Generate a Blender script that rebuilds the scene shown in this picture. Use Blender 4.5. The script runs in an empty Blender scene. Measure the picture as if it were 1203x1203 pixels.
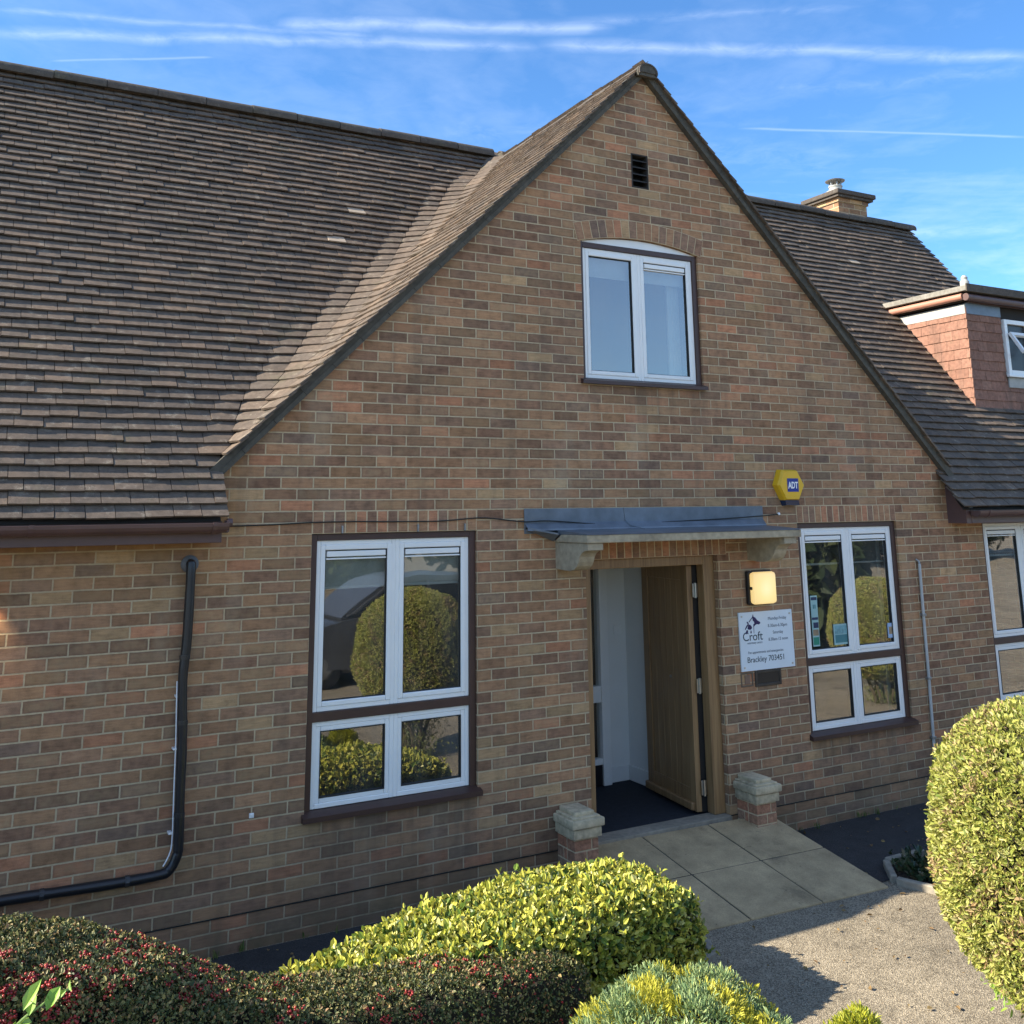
import bpy, bmesh, math, random
import numpy as np
from mathutils import Vector, Matrix
from mathutils.geometry import tessellate_polygon
R = math.radians
random.seed(7); rng = np.random.default_rng(7)
S = bpy.context.scene
COL = S.collection

# ------------------------------------------------------------------ camera
YAW, PITCH, ROLL = 0.49875842943, 0.20217202332, -0.01142636150
CAM = Vector((-3.3147763606, -6.6574506839, 0.1512372219))
fw = Vector((math.sin(YAW)*math.cos(PITCH), math.cos(YAW)*math.cos(PITCH), math.sin(PITCH)))
rt = Vector((math.cos(YAW), -math.sin(YAW), 0)); upv = rt.cross(fw)
r2 = rt*math.cos(ROLL)+upv*math.sin(ROLL); u2 = -rt*math.sin(ROLL)+upv*math.cos(ROLL)
cd = bpy.data.cameras.new('camera'); cam = bpy.data.objects.new('camera', cd); COL.objects.link(cam)
cam.matrix_world = Matrix(((r2.x,u2.x,-fw.x,CAM.x),(r2.y,u2.y,-fw.y,CAM.y),(r2.z,u2.z,-fw.z,CAM.z),(0,0,0,1)))
cd.sensor_fit='HORIZONTAL'; cd.sensor_width=36; cd.lens=36*1163.09/1203
cd.shift_x = 0.5/1203; cd.shift_y = -(601.5-359.33)/1203
cd.clip_start=.05; cd.clip_end=6000
S.camera = cam

# ------------------------------------------------------------------ sun, sky, exposure
SUN_A, SUN_B = 1.52, 0.455                       # the sun stands at (-A, B, 1): left of and a little behind the front wall
sdir = Vector((-SUN_A, SUN_B, 1)).normalized()
SUN_EL = math.asin(sdir.z); SUN_ROT = math.atan2(sdir.x, sdir.y)
sl = bpy.data.lights.new('sun','SUN'); so = bpy.data.objects.new('sun', sl); COL.objects.link(so)
sl.energy = 4.3; sl.angle = R(.5); sl.color=(1,.91,.75)
so.rotation_euler = (-sdir).to_track_quat('-Z','Y').to_euler(); so.location=(-8,3,10)
W = bpy.data.worlds.new('World'); S.world = W; W.use_nodes = True
S.view_settings.view_transform='Standard'; S.view_settings.look='None'
S.view_settings.exposure = 1.5; S.view_settings.gamma = 1
SKY_STRENGTH = 0.076

# node helper -------------------------------------------------------
class NT:
    def __init__(s, tree): s.t=tree; s.n=tree.nodes; s.l=tree.links
    def add(s, typ, inp=None, **kw):
        n=s.n.new(typ)
        for k,v in kw.items(): setattr(n,k,v)
        for k,v in (inp or {}).items(): s.set(n.inputs[k], v)
        return n
    def set(s, sock, v):
        if isinstance(v, bpy.types.NodeSocket): s.l.new(v, sock)
        elif isinstance(v, bpy.types.Node): s.l.new(v.outputs[0], sock)
        else: sock.default_value = v
    def math(s, op, a, b=0.0, clamp=False):
        n=s.add('ShaderNodeMath', operation=op, use_clamp=clamp); s.set(n.inputs[0],a); s.set(n.inputs[1],b); return n.outputs[0]
    def mix(s, f, a, b, mode='MIX'):
        n=s.add('ShaderNodeMix', data_type='RGBA', blend_type=mode)
        s.set(n.inputs[0],f); s.set(n.inputs[6],c4(a)); s.set(n.inputs[7],c4(b)); return n.outputs[2]
    def ramp(s, f, stops, mode='LINEAR'):
        n=s.add('ShaderNodeValToRGB'); s.set(n.inputs[0],f); cr=n.color_ramp; cr.interpolation=mode
        while len(cr.elements)<len(stops): cr.elements.new(.5)
        for e,(p,c) in zip(cr.elements,stops): e.position=p; e.color=c4(c)
        return n.outputs[0]
    def noise(s, vec, scale, detail=3, rough=.55, dist=0):
        return s.add('ShaderNodeTexNoise',{'Vector':vec,'Scale':scale,'Detail':detail,'Roughness':rough,'Distortion':dist}).outputs[0]
    def mapr(s, f, a,b,c=0,d=1):
        n=s.add('ShaderNodeMapRange',{0:f,1:a,2:b,3:c,4:d}); return n.outputs[0]
    def scl(s, vec, v):
        n=s.add('ShaderNodeVectorMath',operation='MULTIPLY'); s.set(n.inputs[0],vec); n.inputs[1].default_value=v; return n.outputs[0]
def c4(c):
    if isinstance(c,(tuple,list)) and len(c)==3: return (*c,1)
    if isinstance(c,(int,float)): return (c,c,c,1)
    return c
def mat(name):
    m=bpy.data.materials.new(name); m.use_nodes=True; t=NT(m.node_tree); b=m.node_tree.nodes['Principled BSDF']
    return m,t,b
def pos(t): return t.add('ShaderNodeNewGeometry').outputs['Position']
def simple(name, col, rough=.6, nscale=30, var=.25, bump=.1, metal=0, spec=.5):
    """plain paint/stone with broad and fine variation"""
    m,t,b=mat(name); p=pos(t)
    n1=t.noise(p,nscale,4); n2=t.noise(p,nscale*.12,3)
    f=t.math('ADD',t.math('MULTIPLY',n1,.5),t.math('MULTIPLY',n2,.5))
    k=t.mapr(f,.3,.7,1-var,1+var)
    mul=t.add('ShaderNodeVectorMath',operation='SCALE'); mul.inputs[0].default_value=col; t.set(mul.inputs[3],k)
    t.set(b.inputs['Base Color'],mul.outputs[0]); b.inputs['Roughness'].default_value=rough; b.inputs['Metallic'].default_value=metal
    b.inputs['Specular IOR Level'].default_value=spec
    if bump:
        bp=t.add('ShaderNodeBump',{'Height':n1,'Strength':bump,'Distance':.01}); t.set(b.inputs['Normal'],bp)
    return m

# ---- sky: Nishita with thin cirrus and old contrails ----
def build_sky():
    t=NT(W.node_tree); bg=W.node_tree.nodes['Background']
    sky=t.add('ShaderNodeTexSky', sky_type='NISHITA', sun_disc=False); sky.sun_elevation=SUN_EL; sky.sun_rotation=SUN_ROT
    sky.altitude=150; sky.air_density=1.0; sky.dust_density=.35; sky.ozone_density=2.2
    g=t.add('ShaderNodeNewGeometry'); inc=t.scl(g.outputs['Incoming'],(-1,-1,-1))
    co=t.add('ShaderNodeTexCoord').outputs['Generated']
    sx=t.add('ShaderNodeSeparateXYZ',{0:co})
    zz=t.math('MAXIMUM',sx.outputs[2],.03)
    # gnomonic plane of the sky: (x/z, y/z) so that contrails are straight lines on a high flat layer
    px=t.math('DIVIDE',sx.outputs[0],zz); py=t.math('DIVIDE',sx.outputs[1],zz)
    pv=t.add('ShaderNodeCombineXYZ',{0:px,1:py,2:0.0}).outputs[0]
    lp=t.scl(pv,(1,1,1))
    n_big=t.noise(t.scl(lp,(.8,1.25,1)),.62,5,.62,.9); n_mid=t.noise(lp,2.2,5,.6,.6); n_fine=t.noise(lp,9,5,.65,.5)
    masks=[]
    for (x0,y0,x1,y1,w,amt,br) in TRAILS:
        dx,dy=x1-x0,y1-y0; L=math.hypot(dx,dy); nx,ny=-dy/L,dx/L
        d=t.math('ADD',t.math('ADD',t.math('MULTIPLY',px,nx),t.math('MULTIPLY',py,ny)),-(x0*nx+y0*ny))
        d=t.math('ADD',d,t.math('MULTIPLY',t.math('ADD',n_mid,-.5),w*2.2))
        m=t.mapr(t.math('ABSOLUTE',d),0,w*1.25,1,0)
        m=t.math('POWER',m,1.35)
        brk=t.mapr(t.math('ADD',t.math('MULTIPLY',n_fine,.6),t.math('MULTIPLY',n_big,.4)),br,br+.25,0,1)
        u=t.math('DIVIDE',t.math('ADD',t.math('MULTIPLY',px,dx/L),t.math('ADD',t.math('MULTIPLY',py,dy/L),-(x0*dx/L+y0*dy/L))),L)
        e=t.math('MULTIPLY',t.mapr(u,-.05,.05),t.mapr(u,.95,1.05,1,0))
        masks.append(t.math('MULTIPLY',t.math('MULTIPLY',t.math('MULTIPLY',m,brk),e),amt*.42))
    cir=t.math('MULTIPLY',t.mapr(t.math('ADD',t.math('MULTIPLY',n_big,.72),t.math('ADD',t.math('MULTIPLY',n_mid,.16),t.math('MULTIPLY',n_fine,.12))),.45,.74,0,.36),t.mapr(sx.outputs[2],.06,.65,1,.45))
    fill_veil=t.math('MULTIPLY',t.mapr(sx.outputs[1],.05,-.55,0,.24),t.mapr(n_big,.25,.7,.7,1.15))   # pale haze added to the unseen sky behind the camera to brighten shade
    m=t.math('MAXIMUM',cir,fill_veil)
    for k in masks: m=t.math('MAXIMUM',m,k)
    m=t.math('MINIMUM',m,.85)
    deep=t.mix(1.0,sky.outputs[0],(.60,.97,1.30),'MULTIPLY')
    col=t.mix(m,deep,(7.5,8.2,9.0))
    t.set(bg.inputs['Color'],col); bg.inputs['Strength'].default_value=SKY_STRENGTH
TRAILS=[(-.02,2.22,1.0,1.76,.040,.55,.30),(-.02,2.11,.69,1.87,.026,.40,.30),(.50,1.91,1.10,1.60,.042,.60,.28),(1.05,1.72,2.05,1.29,.045,.55,.30),
        (.68,1.84,1.51,1.30,.03,.35,.36),(.09,2.31,.40,2.13,.010,.35,.2),(1.78,1.91,2.50,1.61,.012,.40,.1),
        (1.64,1.69,2.12,1.34,.07,.30,.38),(3.0,2.48,3.34,2.18,.12,.40,.30),(1.0,2.3,2.23,1.97,.18,.28,.40)]
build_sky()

# ------------------------------------------------------------------ mesh helpers
class MB:
    """collects shapes into one mesh"""
    def __init__(s): s.v=[]; s.f=[]; s.sm=False
    def quad(s,*p):
        i=len(s.v); s.v+= [tuple(q) for q in p]; s.f.append(tuple(range(i,i+len(p))))
    def box(s,x0,x1,y0,y1,z0,z1,c=0.0):
        """box with optional chamfer c on all edges"""
        if c<=0:
            i=len(s.v); s.v+=[(x,y,z) for z in(z0,z1) for y in(y0,y1) for x in(x0,x1)]
            s.f+=[tuple(i+k for k in q) for q in((0,2,3,1),(4,5,7,6),(0,1,5,4),(2,6,7,3),(0,4,6,2),(1,3,7,5))]
        else:
            bm=bmesh.new(); bmesh.ops.create_cube(bm,size=1)
            for v in bm.verts: v.co=Vector((x0+(v.co.x+.5)*(x1-x0),y0+(v.co.y+.5)*(y1-y0),z0+(v.co.z+.5)*(z1-z0)))
            bmesh.ops.bevel(bm,geom=bm.edges[:],offset=c,segments=2,affect='EDGES',profile=.5); s.bm(bm)
    def bm(s,bm,M=None):
        i=len(s.v); bm.verts.index_update()
        s.v+=[tuple((M@v.co) if M else v.co) for v in bm.verts]; s.f+=[tuple(i+v.index for v in f.verts) for f in bm.faces]; bm.free()
    def obox(s,o,ax,ay,az):
        """box from corner o with edge vectors"""
        o,ax,ay,az=map(Vector,(o,ax,ay,az)); i=len(s.v)
        s.v+=[tuple(o+ax*a+ay*b+az*c) for c in(0,1) for b in(0,1) for a in(0,1)]
        s.f+=[tuple(i+k for k in q) for q in((0,2,3,1),(4,5,7,6),(0,1,5,4),(2,6,7,3),(0,4,6,2),(1,3,7,5))]
    def tube(s,pts,r,n=10,cap=True):
        pts=[Vector(p) for p in pts]; rs=r if isinstance(r,(list,tuple)) else [r]*len(pts)
        i0=len(s.v); up=None
        for k,p in enumerate(pts):
            d=(pts[min(k+1,len(pts)-1)]-pts[max(k-1,0)]).normalized()
            if up is None: up=Vector((0,0,1)) if abs(d.z)<.9 else Vector((1,0,0))
            a=d.cross(up).normalized(); up=a.cross(d).normalized()
            for j in range(n):
                t=2*math.pi*j/n; s.v.append(tuple(p+(a*math.cos(t)+up*math.sin(t))*rs[k]))
        for k in range(len(pts)-1):
            for j in range(n):
                a=i0+k*n+j; b=i0+k*n+(j+1)%n; s.f.append((a,b,b+n,a+n))
        if cap: s.f.append(tuple(i0+j for j in reversed(range(n)))); s.f.append(tuple(i0+(len(pts)-1)*n+j for j in range(n)))
    def lathe(s,c,prof,n=24):
        i0=len(s.v)
        for r,z in prof:
            for j in range(n):
                t=2*math.pi*j/n; s.v.append((c[0]+r*math.cos(t),c[1]+r*math.sin(t),c[2]+z))
        for k in range(len(prof)-1):
            for j in range(n):
                a=i0+k*n+j; b=i0+k*n+(j+1)%n; s.f.append((a,b,b+n,a+n))
        s.f.append(tuple(i0+(len(prof)-1)*n+j for j in range(n))); s.f.append(tuple(i0+j for j in reversed(range(n))))
    def prism(s,poly,ax,d):
        """polygon (3d points) extruded by vector ax*d"""
        e=Vector(ax)*d; i=len(s.v); n=len(poly); P=[Vector(p) for p in poly]
        s.v+=[tuple(p) for p in P]+[tuple(p+e) for p in P]
        s.f.append(tuple(range(i+n-1,i-1,-1))); s.f.append(tuple(range(i+n,i+2*n)))
        for k in range(n): s.f.append((i+k,i+(k+1)%n,i+n+(k+1)%n,i+n+k))
    def build(s,name,m,parent=None,smooth=False):
        me=bpy.data.meshes.new(name); me.from_pydata(s.v,[],s.f); me.validate(); 
        if len(s.f)>1:
            bm=bmesh.new(); bm.from_mesh(me); bmesh.ops.recalc_face_normals(bm,faces=bm.faces[:]); bm.to_mesh(me); bm.free()
        if smooth:
            for p in me.polygons: p.use_smooth=True
            try: me.set_sharp_from_angle(angle=R(38))
            except Exception: pass
        o=bpy.data.objects.new(name,me); COL.objects.link(o)
        for mm in (m if isinstance(m,list) else [m]): me.materials.append(mm)
        if parent: par(o,parent)
        return o
def par(o,p):
    """parent keeping world placement (all parts are modelled in world coordinates)"""
    bpy.context.view_layer.update(); o.parent=p; o.matrix_parent_inverse=p.matrix_world.inverted()
def empty(name,loc):
    o=bpy.data.objects.new(name,None); COL.objects.link(o); o.location=loc; o.empty_display_size=.2; bpy.context.view_layer.update(); return o
def tag(o,label=None,cat=None,group=None,kind=None):
    for k,v in(('label',label),('category',cat),('group',group),('kind',kind)):
        if v: o[k]=v
    return o
def npmesh(name,V,F,m,parent=None,smooth=False):
    """V (n,3) array, F (k,c) array of equal-sized faces"""
    me=bpy.data.meshes.new(name); V=np.ascontiguousarray(V,dtype=np.float32); F=np.ascontiguousarray(F,dtype=np.int32); k,c=F.shape
    me.vertices.add(len(V)); me.vertices.foreach_set('co',V.ravel()); me.loops.add(k*c); me.loops.foreach_set('vertex_index',F.ravel())
    me.polygons.add(k); me.polygons.foreach_set('loop_start',np.arange(0,k*c,c,dtype=np.int32)); me.polygons.foreach_set('loop_total',np.full(k,c,dtype=np.int32))
    me.polygons.foreach_set('use_smooth',np.full(k,bool(smooth)))
    me.update(calc_edges=True); me.validate(); o=bpy.data.objects.new(name,me); COL.objects.link(o); me.materials.append(m)
    if parent: par(o,parent)
    return o

# ------------------------------------------------------------------ materials
BRICK=[(0,(.250,.136,.082)),(.15,(.345,.186,.100)),(.31,(.272,.160,.100)),(.45,(.375,.206,.110)),(.58,(.305,.168,.096)),(.70,(.440,.200,.106)),(.77,(.362,.200,.104)),(.90,(.205,.130,.090)),(.94,(.440,.276,.142)),(1,(.300,.174,.096))]
MORTAR=(.53,.415,.26)
def brick_shade(t,b,f_rand,p,mort=None):
    col=t.ramp(f_rand,BRICK,'CONSTANT')
    st=t.scl(p,(9,9,75)); drag=t.noise(st,1.0,4,.65); spk=t.noise(p,220,2,.7); blot=t.noise(p,14,3,.6)
    k=t.math('ADD',t.math('ADD',t.math('MULTIPLY',drag,.55),t.math('MULTIPLY',spk,.30)),t.math('MULTIPLY',blot,.65))
    k=t.mapr(k,.48,1.02,.50,1.5)
    v=t.add('ShaderNodeVectorMath',operation='SCALE'); t.set(v.inputs[0],col); t.set(v.inputs[3],k)
    warm=t.mix(t.mapr(blot,.5,.75,0,.35),v.outputs[0],(.30,.17,.085))
    return warm,drag,spk
def brick_mat(name,x0=0.0,z0=0.0,weather=True):
    m,t,b=mat(name); p=pos(t); sp=t.add('ShaderNodeSeparateXYZ',{0:p})
    wob=t.math('MULTIPLY',t.math('ADD',t.noise(p,3.2,2),-.5),.006)
    X=t.math('ADD',t.math('ADD',sp.outputs[0],sp.outputs[1]),-x0)
    Z=t.math('ADD',t.math('ADD',sp.outputs[2],wob),-z0)
    X=t.math('ADD',X,t.math('MULTIPLY',t.math('ADD',t.noise(p,2.1,2),-.5),.010))
    X=t.math('ADD',X,t.math('MULTIPLY',t.math('ADD',t.noise(p,48,3,.6),-.5),.0045)); Z=t.math('ADD',Z,t.math('MULTIPLY',t.math('ADD',t.noise(p,39,3,.6),-.5),.0042))   # chipped arrises
    vec=t.add('ShaderNodeCombineXYZ',{0:X,1:Z,2:0.0}).outputs[0]
    br=t.add('ShaderNodeTexBrick',{'Vector':vec,'Color1':(0,0,0,1),'Color2':(1,1,1,1),'Mortar':(.5,.5,.5,1),'Scale':1.0,'Mortar Size':.0056,'Mortar Smooth':.25,'Bias':0.0,'Brick Width':.225,'Row Height':.075},offset=.5,offset_frequency=2,squash=1.0)
    # per-brick random from the brick's own index
    row=t.math('FLOOR',t.math('DIVIDE',Z,.075)); odd=t.math('SUBTRACT',1.0,t.math('MODULO',t.math('ABSOLUTE',row),2.0))
    colx=t.math('FLOOR',t.math('DIVIDE',t.math('ADD',X,t.math('MULTIPLY',odd,.1125)),.225))
    wn=t.add('ShaderNodeTexWhiteNoise',{'Vector':t.add('ShaderNodeCombineXYZ',{0:colx,1:row,2:3.7}).outputs[0]},noise_dimensions='3D')
    warm,drag,spk=brick_shade(t,b,wn.outputs[0],p)
    rim=t.add('ShaderNodeTexBrick',{'Vector':vec,'Color1':(0,0,0,1),'Color2':(0,0,0,1),'Mortar':(1,1,1,1),'Scale':1.0,'Mortar Size':.022,'Mortar Smooth':1.0,'Bias':0.0,'Brick Width':.225,'Row Height':.075},offset=.5,offset_frequency=2,squash=1.0).outputs['Fac']
    wn2=t.add('ShaderNodeTexWhiteNoise',{'Vector':t.add('ShaderNodeCombineXYZ',{0:colx,1:row,2:21.3}).outputs[0]},noise_dimensions='3D').outputs[0]
    framed=t.math('MULTIPLY',t.math('MULTIPLY',t.math('SUBTRACT',1.0,rim),t.mapr(wn2,.62,.72,0,1)),t.mapr(t.noise(p,26,3,.6),.35,.6,.2,.85))
    warm=t.mix(t.math('MULTIPLY',framed,.55),warm,(.36,.25,.135))   # kiln-flashed faces: pale middle, dark arrises
    warm=t.mix(t.math('MULTIPLY',t.math('MULTIPLY',rim,t.mapr(wn2,.3,.9,.1,.55)),t.mapr(t.noise(p,17,3,.6),.3,.65,.2,1)),warm,(.11,.075,.055))
    per=t.mapr(wn.outputs[1],0,1,.86,1.16); sc=t.add('ShaderNodeVectorMath',operation='SCALE'); t.set(sc.inputs[0],warm); t.set(sc.inputs[3],t.mapr(t.add('ShaderNodeTexWhiteNoise',{'Vector':t.add('ShaderNodeCombineXYZ',{0:row,1:colx,2:9.1}).outputs[0]},noise_dimensions='3D').outputs[0],0,1,.80,1.2))
    mcol=t.mix(t.noise(p,40,3),(MORTAR[0]*.72,MORTAR[1]*.72,MORTAR[2]*.72),(MORTAR[0]*1.25,MORTAR[1]*1.25,MORTAR[2]*1.25))
    mk=t.math('MULTIPLY',br.outputs['Fac'],t.mapr(t.noise(p,2.4,3),.3,.6,.72,1.0))
    col=t.mix(mk,sc.outputs[0],mcol)
    if weather:
        big=t.noise(p,.7,4,.6)
        damp=t.math('MULTIPLY',t.mapr(sp.outputs[2],-1.65,-2.45,0,1),t.mapr(big,.3,.6,.3,.8))
        col=t.mix(t.math('MULTIPLY',damp,.5),col,(.085,.078,.064))
        # rust-orange wash under the left gutter (run-off stain)
        o=t.math('MULTIPLY',t.mapr(sp.outputs[2],-.42,-.03,0,1),t.mapr(sp.outputs[0],-1.62,-2.0,0,1))
        col=t.mix(t.math('MULTIPLY',o,t.mapr(t.noise(p,5,3),.35,.65,.15,.6)),col,(.36,.19,.06))
        col=t.mix(t.mapr(t.noise(p,.45,3),.42,.7,0,.22),col,(.15,.12,.09))
        # rain streaks, and dirt washed down from the sills
        st=t.noise(t.scl(p,(5.5,5.5,.45)),1.0,5,.65); col=t.mix(t.mapr(st,.52,.75,0,.38),col,(.12,.092,.066)); col=t.mix(t.mapr(t.noise(t.scl(p,(2.2,2.2,.8)),1.0,5,.6),.56,.74,0,.22),col,(.50,.42,.30))
        for (a_,b_,zs) in ((-1.28,.04,-1.79),(3.11,4.44,-1.79),(.93,2.22,1.13)):
            mk2=t.math('MULTIPLY',t.math('MULTIPLY',t.mapr(sp.outputs[0],a_,a_+.12),t.mapr(sp.outputs[0],b_-.12,b_,1,0)),t.math('MULTIPLY',t.mapr(sp.outputs[2],zs-.42,zs),t.math('LESS_THAN',sp.outputs[2],zs)))
            col=t.mix(t.math('MULTIPLY',mk2,t.mapr(st,.38,.62,.1,.55)),col,(.085,.068,.052))
        sl2=t.math('MULTIPLY',t.mapr(sp.outputs[2],-2.1,-2.46),t.mapr(t.noise(p,7,4,.65),.4,.62)); col=t.mix(t.math('MULTIPLY',sl2,.6),col,(.07,.072,.045))
    t.set(b.inputs['Base Color'],col); b.inputs['Roughness'].default_value=.9; b.inputs['Specular IOR Level'].default_value=.2
    hgt=t.math('ADD',t.math('MULTIPLY',t.math('SUBTRACT',1.0,br.outputs['Fac']),1.0),t.math('ADD',t.math('MULTIPLY',drag,.35),t.math('MULTIPLY',spk,.22)))
    t.set(b.inputs['Normal'],t.add('ShaderNodeBump',{'Height':hgt,'Strength':.55,'Distance':.006}))
    return m
def brick_island(name):
    m,t,b=mat(name); p=pos(t); g=t.add('ShaderNodeNewGeometry')
    warm,drag,spk=brick_shade(t,b,g.outputs['Random Per Island'],p)
    t.set(b.inputs['Base Color'],warm); b.inputs['Roughness'].default_value=.9
    t.set(b.inputs['Normal'],t.add('ShaderNodeBump',{'Height':t.math('ADD',drag,spk),'Strength':.4,'Distance':.004}))
    return m
M={}
M['brick']=brick_mat('brick wall',0.0,0.0)
M['brick_unit']=brick_island('loose bricks')
def redbrick():
    m,t,b=mat('orange red brick'); p=pos(t); c=t.ramp(t.add('ShaderNodeNewGeometry').outputs['Random Per Island'],[(0,(.36,.155,.085)),(.4,(.27,.175,.11)),(.7,(.40,.18,.10)),(1,(.30,.13,.08))]); n=t.noise(p,40,4,.6); v=t.add('ShaderNodeVectorMath',operation='SCALE'); t.set(v.inputs[0],c); t.set(v.inputs[3],t.mapr(n,.3,.7,.65,1.35)); t.set(b.inputs['Base Color'],v.outputs[0]); b.inputs['Roughness'].default_value=.9; t.set(b.inputs['Normal'],t.add('ShaderNodeBump',{'Height':n,'Strength':.4,'Distance':.004})); return m
M['redbrick']=redbrick()
M['mortar']=simple('mortar',MORTAR,.95,60,.2,.3)
def tile_mat(name,stops,lichen=(.42,.38,.30)):
    m,t,b=mat(name); p=pos(t); g=t.add('ShaderNodeNewGeometry').outputs['Random Per Island']
    col=t.ramp(g,stops,'LINEAR'); n=t.noise(p,25,4,.6); f=t.noise(p,160,3,.7)
    k=t.mapr(t.math('ADD',t.math('MULTIPLY',n,.6),t.math('MULTIPLY',f,.4)),.3,.7,.62,1.38)
    v=t.add('ShaderNodeVectorMath',operation='SCALE'); t.set(v.inputs[0],col); t.set(v.inputs[3],k)
    li=t.math('MULTIPLY',t.mapr(t.noise(p,11,4,.65),.57,.68,0,1),t.mapr(f,.4,.6,.2,1))
    c=t.mix(t.math('MULTIPLY',li,.55),v.outputs[0],lichen)
    sx_=t.noise(t.scl(p,(3.2,3.2,.35)),1.0,5,.65); c=t.mix(t.mapr(sx_,.5,.7,0,.45),c,(.055,.050,.045)); c=t.mix(t.math('MULTIPLY',t.mapr(t.noise(p,3.5,5,.7),.58,.70,0,.5),t.mapr(f,.45,.6)),c,(.12,.125,.06))
    chip=t.mapr(g,.9955,.997,0,1); c=t.mix(chip,c,(.40,.32,.24))
    t.set(b.inputs['Base Color'],c); b.inputs['Roughness'].default_value=.85; b.inputs['Specular IOR Level'].default_value=.3
    t.set(b.inputs['Normal'],t.add('ShaderNodeBump',{'Height':t.math('ADD',n,f),'Strength':.35,'Distance':.006}))
    return m
M['tile']=tile_mat('plain roof tile',[(0,(.106,.080,.061)),(.3,(.142,.106,.079)),(.55,(.120,.093,.072)),(.8,(.172,.122,.086)),(1,(.094,.076,.062))],(.40,.34,.26))
M['hung']=tile_mat('hung clay tile',[(0,(.225,.115,.080)),(.4,(.285,.148,.105)),(.7,(.25,.13,.092)),(1,(.31,.168,.12))],(.30,.18,.13))
M['ridge']=tile_mat('ridge tile',[(0,(.075,.062,.052)),(.5,(.10,.08,.064)),(1,(.085,.074,.06))],(.22,.21,.18))
M['verge']=simple('verge mortar',(.080,.072,.056),.95,18,.5,.4)
M['brown']=simple('brown painted timber',(.062,.030,.023),.45,12,.18,.05)
M['fascia']=simple('brown fascia paint',(.105,.058,.052),.4,9,.18,.05)
M['upvc']=simple('white window plastic',(.80,.80,.78),.32,5,.05,0)
M['white']=simple('white wall paint',(.74,.74,.72),.7,4,.05,.03)
M['seal']=simple('black rubber seal',(.012,.012,.012),.6,10,.1,0)
M['lead']=simple('weathered lead',(.150,.170,.195),.42,9,.35,.15,metal=.35)
M['stone']=simple('cast stone',(.36,.30,.205),.92,22,.38,.35)
M['coping']=simple('mossy concrete coping',(.50,.41,.265),.95,24,.5,.5)
M['blackplastic']=simple('black plastic',(.012,.013,.016),.35,8,.2,.05)
M['cable']=simple('cable',(.014,.013,.012),.6,8,.2,0)
M['conduit']=simple('grey plastic conduit',(.42,.42,.40),.5,8,.2,.05)
M['carpet']=simple('dark blue entrance matting',(.012,.016,.026),.97,180,.5,.4)
M['steel']=simple('steel',(.55,.54,.50),.35,20,.2,.02,metal=1)
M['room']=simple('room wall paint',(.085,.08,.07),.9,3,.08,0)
M['roomfloor']=simple('room carpet',(.045,.045,.05),.95,40,.3,.1)
M['blind']=simple('pale roller blind',(.62,.62,.58),.8,60,.06,.05)
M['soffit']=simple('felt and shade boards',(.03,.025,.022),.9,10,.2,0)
M['render']=simple('pale lead flashing',(.40,.40,.37),.7,14,.2,.15)
M['felt']=simple('grey felt edge',(.23,.215,.185),.95,30,.4,.4)
M['pinkpipe']=simple('faded brown plastic pipe',(.42,.20,.14),.45,8,.15,.02)
M['pot']=simple('chimney flaunching',(.45,.43,.38),.95,14,.4,.4)
M['galv']=simple('galvanised metal',(.30,.30,.29),.45,18,.3,.05,metal=.7)
def oak():
    m,t,b=mat('oak boards'); p=pos(t); st=t.scl(p,(26,26,1.3)); n=t.noise(st,1,5,.6,.6); g=t.noise(t.scl(p,(110,110,3)),1,3,.6)
    c=t.ramp(t.math('ADD',t.math('MULTIPLY',n,.7),t.math('MULTIPLY',g,.3)),[(.3,(.16,.086,.036)),(.5,(.27,.158,.070)),(.7,(.36,.22,.10))])
    t.set(b.inputs['Base Color'],c); b.inputs['Roughness'].default_value=.42
    t.set(b.inputs['Normal'],t.add('ShaderNodeBump',{'Height':g,'Strength':.15,'Distance':.003})); return m
M['oak']=oak()
def glass(name,tint=(.80,.86,.84),boost=4.0):
    """double glazing: four reflecting faces, so about twice one face's Fresnel reflection"""
    m=bpy.data.materials.new(name); m.use_nodes=True; t=NT(m.node_tree); t.n.clear()
    out=t.add('ShaderNodeOutputMaterial'); fr=t.add('ShaderNodeFresnel',{'IOR':1.52})
    p=pos(t); bp=t.add('ShaderNodeBump',{'Height':t.noise(p,1.4,2),'Strength':.022,'Distance':.10})
    gl=t.add('ShaderNodeBsdfGlossy',{'Color':(1,1,1,1),'Roughness':.018,'Normal':bp.outputs[0]}); tr=t.add('ShaderNodeBsdfTransparent',{'Color':c4(tint)})
    f=t.math('ADD',t.math('MULTIPLY',fr.outputs[0],boost),.05,True)
    mx=t.add('ShaderNodeMixShader',{0:f,1:tr.outputs[0],2:gl.outputs[0]})
    # thin film of dust and dried rain on the pane
    film=t.math('ADD',t.mapr(t.noise(t.scl(p,(4,4,1.2)),1.0,4,.65),.4,.75,.012,.085),t.mapr(t.noise(p,60,3),.55,.75,0,.02)); df=t.add('ShaderNodeBsdfDiffuse',{'Color':(.62,.62,.58,1)})
    m2=t.add('ShaderNodeMixShader',{0:film,1:mx.outputs[0],2:df.outputs[0]}); t.set(out.inputs[0],m2.outputs[0]); return m
M['glass']=glass('window glass')
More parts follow.
